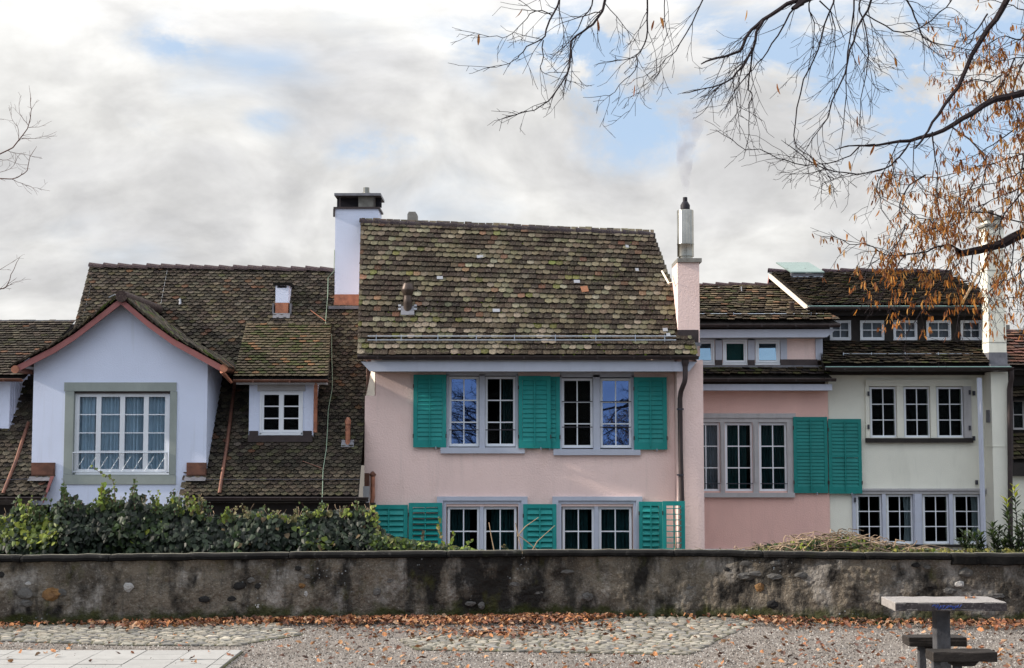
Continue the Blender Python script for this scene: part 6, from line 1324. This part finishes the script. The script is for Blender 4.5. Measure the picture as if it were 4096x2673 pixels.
# ================================================================== LINDEN TREES
class Tree:
    def __init__(s, seed): s.rng = random.Random(seed); s.segs = [MB(), MB(), MB()]; s.br = MB(); s.ends = []
    def branch(s, pts, r0, r1, n=5, lvl=0): s.segs[lvl].tube(pts, [r0 + (r1 - r0) * i / (len(pts) - 1) for i in range(len(pts))], n, cap=False)
    def grow(s, p, d, ln, r, lvl, droop, bract, dens=1.0):
        rng = s.rng; step = .042 if lvl >= 2 else .06; n = max(3, int(ln / step)); pts = [p]; kids = []; side = rng.choice((-1, 1))
        for i in range(n):
            side = -side; ax = d.orthogonal().normalized(); d = (d + Vector((rng.uniform(-.16, .16), rng.uniform(-.16, .16), rng.uniform(-.16, .16) + droop * (.7 if i < n * .6 else -.5)))+ ax * side * .05).normalized()
            p = p + d * (ln / n); pts.append(p)
            if lvl < 4 and i >= 1 and rng.random() < .82 * dens: kids.append((p, d.copy(), i / n, side))
        s.branch(pts, max(r, .0016), max(r * .45, .0013), 4 if lvl <= 2 else 3, 1 if lvl <= 2 else 2)
        if bract and lvl >= 2: s.ends += [(q, bract) for q in pts[1::2]]
        if lvl < 4:
            for q, dd, t, sd_ in kids:
                ang = rng.uniform(.45, 1.0); ax = Vector((rng.uniform(-1, 1), rng.uniform(-1.3, 1.3), rng.uniform(-.6, .6))); ax = (ax - dd * ax.dot(dd)).normalized(); nd = (dd * math.cos(ang) + ax * math.sin(ang)).normalized()
                l2 = ln * rng.uniform(.28, .62) * (1.2 - .6 * t)
                if l2 > .05: s.grow(q, nd, min(l2, .6), r * .6, lvl + 1, droop * .8, bract, dens)
    def limb(s, pix, Y0, Y1, r0, r1, droop=-.1, bract=0, kids=1.0, klen=.7, n=6, dens=1.0, skip=0, side=None):
        rng = s.rng; P3 = []
        for i, (a, b) in enumerate(pix): P3.append(W(a, b, Y0 + (Y1 - Y0) * i / (len(pix) - 1)))
        Q = []
        for i in range(len(P3) - 1):
            p0, p1, p2, p3 = P3[max(i - 1, 0)], P3[i], P3[i + 1], P3[min(i + 2, len(P3) - 1)]
            m_ = max(2, int((p2 - p1).length / .09))
            for j in range(m_):
                t = j / m_; Q.append(.5 * ((2 * p1) + (p2 - p0) * t + (2 * p0 - 5 * p1 + 4 * p2 - p3) * t * t + (3 * p1 - p0 - 3 * p2 + p3) * t ** 3) + Vector((rng.uniform(-.006, .006), 0, rng.uniform(-.008, .008))))
        Q.append(P3[-1]); r0 *= .68 if r0 < .03 else 1; s.branch(Q, r0, r1 * .8, n, 0)
        for i in range(1 + skip, len(Q)):
            t = i / len(Q)
            if rng.random() < .68 * kids:
                d = (Q[i] - Q[i - 1]).normalized(); ang = rng.uniform(.35, 1.0); ax = Vector((rng.uniform(-1, 1), rng.uniform(-1.2, 1.2), rng.uniform(-1, .6))); ax = (ax - d * ax.dot(d)).normalized(); r = min(.0033, (r0 + (r1 - r0) * t) * .5)
                s.grow(Q[i], (d * math.cos(ang) + ax * math.sin(ang)).normalized(), klen * rng.uniform(.4, 1.1) * (1 - .35 * t), r, 1, droop, bract, dens)
        if kids: s.grow(Q[-1], (Q[-1] - Q[-2]).normalized(), .13, r1, 2, droop, bract)
        return Q
LT = thing('linden_tree', (6.6, 10.2, 0), 'overhanging linden with bare twigs and dry orange seed wings at upper right', 'tree')
T = Tree(42)
T.limb([(4900, -300), (4300, -190), (3850, -120), (3400, -60), (3260, -20), (3210, 5)], 10.2, 9.8, .06, .030, kids=.15, klen=.5)
T.limb([(3400, -60), (3000, -150), (2600, -140), (2250, -110)], 9.9, 9.4, .03, .014, kids=.3, klen=.6)
T.limb([(3215, 0), (3150, 18), (3080, 62), (3030, 98), (2985, 150), (2958, 205), (2900, 228), (2868, 232)], 9.8, 9.7, .026, .009, kids=1, klen=.55)
T.limb([(3050, 85), (3028, 130), (3010, 190), (2985, 250), (2950, 290), (2905, 325), (2862, 348), (2800, 358)], 9.75, 9.6, .016, .005, klen=.5)
T.limb([(3007, 190), (3004, 260), (2995, 320), (2995, 360), (3012, 382), (2996, 420), (2996, 500), (2992, 560)], 9.7, 9.7, .009, .003, klen=.45)
T.limb([(3190, 10), (3160, 55), (3110, 140), (3070, 210), (3030, 255), (2990, 300), (2930, 380)], 9.8, 9.9, .010, .003, klen=.45)
T.limb([(3240, 2), (3233, 40), (3258, 90), (3252, 190), (3240, 240)], 9.8, 9.8, .008, .003, klen=.4)
T.limb([(3330, -20), (3335, 10), (3300, 100), (3270, 200), (3215, 320), (3190, 430), (3175, 540), (3190, 590), (3240, 620), (3290, 660)], 9.85, 9.6, .011, .003, klen=.5)
T.limb([(3280, 0), (3320, 45), (3338, 110), (3342, 190), (3332, 240)], 9.85, 9.9, .008, .003, klen=.4)
T.limb([(3420, -20), (3417, 40), (3403, 120), (3390, 210), (3385, 320), (3380, 440), (3365, 570)], 9.9, 9.8, .010, .003, klen=.45)
T.limb([(3500, -30), (3470, 40), (3430, 120), (3400, 200), (3380, 300), (3330, 400), (3310, 470), (3270, 530), (3235, 580)], 10, 9.7, .013, .003, klen=.5)
T.limb([(3440, 0), (3440, 45), (3465, 120), (3475, 220), (3465, 290), (3445, 400), (3440, 460)], 10, 10.1, .009, .003, klen=.4)
T.limb([(3610, -20), (3650, 40), (3670, 100), (3690, 150), (3760, 180), (3830, 190)], 10.1, 10.2, .010, .004, klen=.5)
T.limb([(3460, 60), (3540, 105), (3610, 130), (3680, 110), (3760, 50), (3800, 10)], 10.2, 10.3, .007, .006, klen=.5)
T.limb([(2600, -130), (2590, 0), (2592, 80), (2585, 150), (2565, 200), (2545, 220), (2520, 235), (2470, 240)], 9.5, 9.3, .010, .003, klen=.4)
T.limb([(2546, 218), (2548, 260), (2520, 300), (2480, 345), (2440, 380), (2405, 385)], 9.4, 9.3, .006, .002, klen=.35)
T.limb([(2670, -60), (2655, 20), (2665, 140), (2650, 190)], 9.5, 9.6, .006, .002, klen=.4)
T.limb([(2850, -80), (2800, 20), (2770, 90), (2720, 180), (2690, 215), (2640, 260), (2590, 300), (2560, 310)], 9.7, 9.4, .008, .002, klen=.45)
T.limb([(2440, -110), (2418, 10), (2408, 45), (2370, 95), (2330, 130), (2285, 160), (2283, 210), (2278, 270), (2260, 310), (2230, 355), (2195, 400), (2140, 438), (2090, 452), (2050, 462)], 9.3, 9.0, .014, .003, klen=.38)
T.limb([(2400, 50), (2350, 58), (2300, 75), (2250, 95), (2200, 120)], 9.3, 9.5, .006, .002, klen=.35)
T.limb([(2380, -110), (2370, 20), (2335, 70), (2310, 120), (2275, 165), (2250, 200)], 9.2, 9.3, .008, .002, klen=.3)
T.limb([(2270, -110), (2240, -5), (2215, 50), (2185, 120), (2170, 160), (2105, 190), (2080, 225), (2060, 245), (2010, 265), (1960, 270)], 9.2, 8.9, .011, .002, klen=.34)
T.limb([(2170, 160), (2172, 230), (2160, 270), (2180, 295), (2215, 290)], 9.2, 9.2, .006, .002, klen=.35)
T.limb([(2213, 60), (2170, 45), (2120, 60), (2090, 90), (2050, 135), (2010, 148), (1960, 145), (1900, 132)], 9.2, 9.0, .006, .002, klen=.25)
T.limb([(2213, 50), (2150, 48), (2110, 20), (2070, -5)], 9.2, 9.2, .005, .002, klen=.3)
# big arms from the right
T.limb([(4900, 100), (4500, 230), (4220, 340), (4096, 372), (3980, 400), (3925, 425), (3850, 480), (3732, 535), (3640, 562), (3560, 572), (3480, 580), (3394, 584)], 10.8, 10.2, .055, .006, kids=.8, klen=.45)
T.limb([(4300, -200), (4100, -80), (4031, 0), (3985, 80), (3925, 155), (3890, 220), (3828, 348), (3780, 420), (3727, 493), (3700, 540)], 10.3, 10.3, .032, .010, kids=.5, klen=.35)
T.limb([(3640, 570), (3600, 625), (3567, 657), (3520, 680), (3461, 694), (3400, 695), (3340, 685), (3297, 676), (3230, 640), (3180, 600)], 10.3, 9.9, .010, .004, klen=.5)
T.limb([(3500, 582), (3440, 590), (3400, 620), (3340, 648), (3270, 660), (3180, 655), (3110, 630), (3040, 600), (2980, 595), (2930, 560)], 10.2, 9.8, .008, .003, klen=.4)
T.limb([(3727, 530), (3735, 600), (3750, 680), (3748, 760), (3752, 820)], 10.3, 10.2, .009, .003, klen=.5, bract=1)
for k_, pix in enumerate(([(3830, 470), (3790, 570), (3760, 640)], [(3660, 555), (3650, 640), (3660, 720), (3700, 780)], [(3600, 560), (3560, 640), (3520, 730), (3530, 840), (3570, 900), (3540, 980)], [(3530, 690), (3500, 760), (3560, 810), (3620, 840)])): T.limb(pix, 10.3, 10.0, .006, .002, klen=.4, bract=.5 if k_ < 2 else .15)
T.limb([(5000, 820), (4500, 850), (4230, 890), (4096, 930), (4010, 975), (3925, 1000), (3850, 1012), (3838, 1014)], 11.2, 10.8, .10, .028, kids=.5, klen=.6, bract=1)
T.limb([(3850, 1010), (3800, 975), (3740, 992), (3683, 1014), (3610, 1020), (3539, 1017), (3490, 990), (3455, 978), (3400, 975), (3345, 950)], 10.8, 10.4, .012, .003, klen=.45, bract=1, kids=1.3)
for pix in ([(3830, 1000), (3800, 1050), (3770, 1110), (3730, 1165), (3700, 1185), (3690, 1230), (3660, 1280), (3640, 1310)], [(3615, 1022), (3590, 1070), (3570, 1110), (3540, 1150), (3520, 1200)], [(3845, 1015), (3840, 1050), (3800, 1080), (3740, 1090), (3660, 1090)], [(3500, 1010), (3480, 1060), (3460, 1110)], [(3890, 1010), (3885, 1090), (3875, 1130), (3900, 1160), (3920, 1200)], [(3700, 1010), (3680, 1060), (3650, 1100), (3600, 1160), (3580, 1200)], [(4060, 960), (4040, 1080), (3980, 1160), (3950, 1220), (3930, 1240)], [(4150, 980), (4110, 1060), (4060, 1110), (4000, 1130), (3940, 1180)], [(3960, 1000), (3900, 1160), (3850, 1230), (3830, 1290)], [(4180, 1180), (4110, 1180), (4050, 1190), (4020, 1200)]):
    T.limb(pix, 10.8, 10.4, .0075, .003, klen=.42, bract=1.7, kids=1.3)
for pix, b_ in (([(4500, 420), (4250, 560), (4096, 618), (3925, 666), (3800, 700), (3700, 710), (3580, 700)], 1), ([(4500, 560), (4250, 700), (4096, 745), (3970, 800), (3880, 850), (3810, 905)], 1), ([(4300, 500), (4150, 620), (4060, 700), (3950, 740), (3860, 760), (3760, 790)], 1), ([(4400, 760), (4200, 840), (4096, 890), (3990, 860), (3900, 850), (3800, 860), (3720, 880), (3640, 850), (3600, 780), (3575, 690)], 1),
                 ([(4400, 180), (4200, 210), (4096, 228), (4030, 240), (3985, 248), (3950, 235)], .8), ([(4300, 100), (4150, 60), (4050, 25), (3960, 0)], .6), ([(4120, 200), (4060, 330), (4050, 420), (4070, 480), (4040, 600)], 1), ([(4060, 230), (4020, 320), (3970, 380), (3900, 450), (3850, 520)], .9), ([(4000, 300), (3960, 330), (3900, 320), (3850, 340)], .8),
                 ([(4096, 620), (4070, 760), (4096, 880)], 1), ([(4200, 380), (4100, 480), (4000, 560), (3920, 610), (3850, 640)], 1), ([(3950, 60), (3900, 130), (3870, 180), (3840, 110)], .5), ([(4110, 80), (4080, 160), (4020, 140), (3960, 170)], .7), ([(3800, 500), (3880, 560), (3940, 640), (3930, 730), (3880, 790)], 1),
                 ([(3700, 700), (3640, 740), (3600, 820), (3640, 880), (3700, 930)], 1), ([(3900, 720), (3860, 800), (3830, 900), (3850, 960)], 1), ([(4096, 760), (4010, 870), (4000, 930), (4030, 1010)], 1), ([(3720, 880), (3760, 930), (3790, 960), (3800, 1000)], 1), ([(4200, 980), (4110, 1010), (4080, 1080), (4096, 1160)], 1), ([(3620, 900), (3600, 960), (3560, 1010)], .8)):
    T.limb(pix, 11.2, 10.5, .011, .003, klen=.40, bract=b_ * 1.15, kids=1.8)
tr = MB(); tr.tube([(6.6, 10.4, -.05), (6.55, 10.4, 1.2), (6.45, 10.4, 2.6), (6.3, 10.3, 4.2), (6.1, 10.2, 6.5), (5.9, 10, 9)], [.34, .26, .23, .19, .13, .05], 16)
tr.build('trunk', M['bark'], LT, smooth=True)
tr = MB()
for a, b, r in (((6.3, 10.3, 4.3), W(4890, 100, 10.8), .06), ((6.35, 10.35, 3.1), W(4990, 820, 11.2), .10), ((6.2, 10.25, 4.9), W(4890, -300, 10.2), .07), ((6.3, 10.3, 3.6), W(4490, 420, 11.2), .013), ((6.35, 10.3, 3.3), W(4490, 560, 11.2), .013), ((6.3, 10.3, 3.0), W(4390, 760, 11.2), .013), ((6.2, 10.2, 4.4), W(4390, 180, 11.2), .013)):
    a = Vector(a); tr.tube([a, a.lerp(b, .5) + Vector((0, 0, .05)), b], [r * 1.2, r, r * .9], 8)
tr.build('limb', M['bark'], LT, smooth=True)
T.segs[0].build('limb', M['bark'], LT, smooth=True); T.segs[1].build('branches', M['bark'], LT, kind='stuff'); T.segs[2].build('twigs', M['bark'], LT, kind='stuff')
rs = random.Random(99); br = MB(); sdm = MB()
def bract(p, s):
    c = rs.choice([(.40, .150, .028), (.48, .20, .038), (.28, .095, .024), (.55, .29, .085), (.18, .060, .02)]); k = rs.uniform(.75, 1.2) * (.8 if p.z > 2.9 else 1.05); c = tuple(v * k for v in c)
    dn = Vector((rs.uniform(-.45, .45), rs.uniform(-.4, .4), -1)).normalized(); sd_ = dn.cross(Vector((rs.uniform(-1, 1), rs.uniform(-1, 1), .1))).normalized(); nn = sd_.cross(dn); cur = rs.uniform(-.35, .35)
    q = p + dn * .01; vs = []
    for t, w_ in ((0, .1), (.3, .22), (.65, .24), (1, .05)):
        ctr_ = q + dn * (t * s) + nn * (cur * t * t * s) + sd_ * (cur * .5 * t * t * s); vs += [ctr_ - sd_ * w_ * s * .5, ctr_ + sd_ * w_ * s * .5]
    br.add(vs, [(0, 1, 3, 2), (2, 3, 5, 4), (4, 5, 7, 6)], c)
    if rs.random() < .35:
        e = q + dn * s * .9 + Vector((rs.uniform(-.02, .02), 0, -.02)); r = .0035; sdm.add([e + Vector(v) * r for v in ((1, 0, 0), (-1, 0, 0), (0, 1, 0), (0, -1, 0), (0, 0, 1), (0, 0, -1))], [(0, 2, 4), (2, 1, 4), (1, 3, 4), (3, 0, 4), (2, 0, 5), (1, 2, 5), (3, 1, 5), (0, 3, 5)], (.03, .018, .012))
for q, b_ in T.ends:
    qx_, qy_ = 2048 + q.x / q.y * F, 1761 - (q.z - EYE) / q.y * F
    if qy_ > 1345 or (qy_ > 1200 and rs.random() < .45) or (qx_ < 3560 and qy_ > 1130 and rs.random() < .5): continue
    if rs.random() < .46 * b_ * (3.2 if 2048 + q.x / q.y * F > 3480 and 1336 - (q.z - EYE) / q.y * F + 424 < 1130 else 1):
        for k in range(rs.choice((1, 2, 2, 3))): bract(q + Vector((rs.uniform(-.012, .012), rs.uniform(-.012, .012), 0)), rs.uniform(.030, .058))
for px, py, y_ in ((1915, 147, 9.0), (2091, 45, 9.2), (2618, 92, 9.4), (2640, 80, 9.4), (2650, 82, 9.4), (2537, 325, 9.3), (2540, 350, 9.3), (3577, 240, 9.9), (3108, 345, 9.8), (3436, 230, 9.9), (3430, 475, 9.8), (3500, 592, 9.9), (3250, 640, 9.9), (3395, 655, 9.9), (3322, 748, 9.9), (2390, 90, 9.2), (2988, 50, 9.8)): bract(W(px, py - 15, y_), .075)

br.build('seed_wings', M['bract'], LT, kind='stuff'); sdm.build('seeds', M['bract'], LT, kind='stuff')

LT2 = thing('linden_tree', (-8.6, 18, LOW), 'young bare tree with reddish twigs reaching in at the left edge', 'tree')
T2 = Tree(8)
for pix in ([(-500, 900), (-200, 720), (0, 619), (50, 590), (80, 558), (100, 530), (116, 497), (125, 450), (125, 430), (122, 400)], [(-500, 800), (-200, 730), (0, 715), (50, 714), (85, 700), (108, 680), (116, 640), (125, 620)], [(40, 714), (70, 728), (100, 742), (130, 750), (160, 756)], [(75, 562), (76, 530), (68, 505), (50, 485), (45, 465)], [(112, 500), (95, 480), (80, 455), (76, 425)], [(85, 556), (120, 556), (155, 552), (190, 543)], [(115, 512), (140, 510), (170, 503)], [(30, 600), (60, 612), (100, 615), (125, 625)], [(0, 640), (30, 640), (70, 655)], [(-60, 700), (0, 688), (40, 675), (60, 650)],
            [(-400, 1220), (-100, 1170), (0, 1157), (20, 1150), (32, 1135), (45, 1100), (62, 1062)], [(15, 1152), (40, 1140), (60, 1130), (85, 1122)], [(-100, 1110), (0, 1078), (25, 1065), (50, 1048)]):
    big_ = pix[0][0] < -300; T2.limb(pix, 18, 18, .022 if big_ else .006, .004 if big_ else .002, klen=.22, kids=1.0, droop=.05, dens=.8)
tr = MB(); tr.tube([(-8.6, 18, LOW), (-8.6, 18, 0), (-8.5, 18, 2.5), (-8.4, 18, 5), (-8.5, 18, 7)], [.16, .13, .10, .06, .02], 12); tr.tube([(-8.55, 18, 2.0), W(-490, 900, 18)], .03, 6); tr.tube([(-8.5, 18, 3.0), W(-490, 800, 18)], .03, 6); tr.tube([(-8.55, 18, 1.6), W(-390, 1220, 18)], .02, 6)
tr.build('trunk', M['bark_l'], LT2, smooth=True); T2.segs[0].build('limb', M['bark_l'], LT2, smooth=True); T2.segs[1].build('branches', M['bark_l'], LT2, kind='stuff'); T2.segs[2].build('twigs', M['bark_l'], LT2, kind='stuff')

# the square behind the viewer: bare trees that the window panes mirror
for k, (tx, ty, h) in enumerate(((-9, -9, 8.5), (-1.5, -16, 10), (7.5, -13, 9), (15, -18, 10), (-19, -17, 10))):
    T3 = Tree(200 + k); t = thing('linden_tree', (tx, ty, 0), ['bare linden behind the viewer, mirrored in panes, left', 'bare linden behind the viewer, straight behind the camera', 'bare linden behind the viewer, right of the middle', 'bare linden behind the viewer, farthest right', 'bare linden behind the viewer, farthest left'][k], 'tree')
    m3 = MB(); m3.tube([(tx, ty, -.05), (tx, ty, 1.5), (tx + .1, ty, 3.5), (tx, ty, h)], [.3, .22, .16, .05], 10); m3.build('trunk', M['bark'], t, smooth=True); m3 = MB(); rg = random.Random(k)
    for i in range(64):
        z = rg.uniform(2.4, h * .95); a = rg.uniform(0, 6.28); L_ = (h - z) * .55 + 1.1; p = Vector((tx, ty, z)); d = Vector((math.cos(a), math.sin(a), .45)).normalized(); pts = [p]
        for j in range(6):
            d = (d + Vector((rg.uniform(-.3, .3), rg.uniform(-.3, .3), rg.uniform(-.2, .2)))).normalized(); pts.append(pts[-1] + d * L_ / 6)
            for q in range(5):
                e = (d + Vector((rg.uniform(-1, 1), rg.uniform(-1, 1), rg.uniform(-.7, .8)))).normalized(); mid = pts[-1] + e * L_ * .13; m3.tube([pts[-1], mid, mid + (e + Vector((rg.uniform(-.5, .5), rg.uniform(-.5, .5), rg.uniform(-.5, .5)))) * L_ * .13], [.012, .008, .004], 3, cap=False)
        m3.tube(pts, [.05 * (1 - j / 7.5) for j in range(7)], 4, cap=False)
    m3.build('branches', M['bark'], t, kind='stuff')

# ================================================================== SMOKE from the steel flue
sm = MB(); rs = random.Random(3); px0 = 2741; fy_ = 30.05
sm.tube([W(2741, 790, fy_), W(2743, 720, fy_), W(2738, 650, fy_), W(2745, 580, fy_), W(2765, 510, fy_), W(2760, 440, fy_), W(2770, 380, fy_)], [.05, .11, .18, .22, .27, .30, .30], 14)
ms = bpy.data.materials.new('thin_flue_smoke'); ms.use_nodes = True; t = ms.node_tree; t.nodes.clear(); o_ = t.nodes.new('ShaderNodeOutputMaterial'); pv = t.nodes.new('ShaderNodeVolumePrincipled'); pv.inputs['Color'].default_value = (.52, .52, .60, 1)
geo = t.nodes.new('ShaderNodeNewGeometry'); nz1 = t.nodes.new('ShaderNodeTexNoise'); nz1.inputs['Scale'].default_value = 3.2; nz1.inputs['Detail'].default_value = 4; t.links.new(geo.outputs['Position'], nz1.inputs['Vector'])
r_ = t.nodes.new('ShaderNodeMapRange'); t.links.new(nz1.outputs[0], r_.inputs[0]); r_.inputs[1].default_value = .38; r_.inputs[2].default_value = .68; r_.inputs[3].default_value = 0; r_.inputs[4].default_value = 3.4
sp_ = t.nodes.new('ShaderNodeSeparateXYZ'); t.links.new(geo.outputs['Position'], sp_.inputs[0]); fz = t.nodes.new('ShaderNodeMapRange'); t.links.new(sp_.outputs[2], fz.inputs[0])
fz.inputs[1].default_value = Z(600, 30.05); fz.inputs[2].default_value = Z(400, 30.05); fz.inputs[3].default_value = 1; fz.inputs[4].default_value = 0
mm_ = t.nodes.new('ShaderNodeMath'); mm_.operation = 'MULTIPLY'; t.links.new(r_.outputs[0], mm_.inputs[0]); t.links.new(fz.outputs[0], mm_.inputs[1]); t.links.new(mm_.outputs[0], pv.inputs['Density']); t.links.new(pv.outputs[0], o_.inputs['Volume'])
tag(sm.build('smoke', ms, smooth=True), 'faint wisp of smoke rising from the steel flue', 'smoke', kind='stuff')
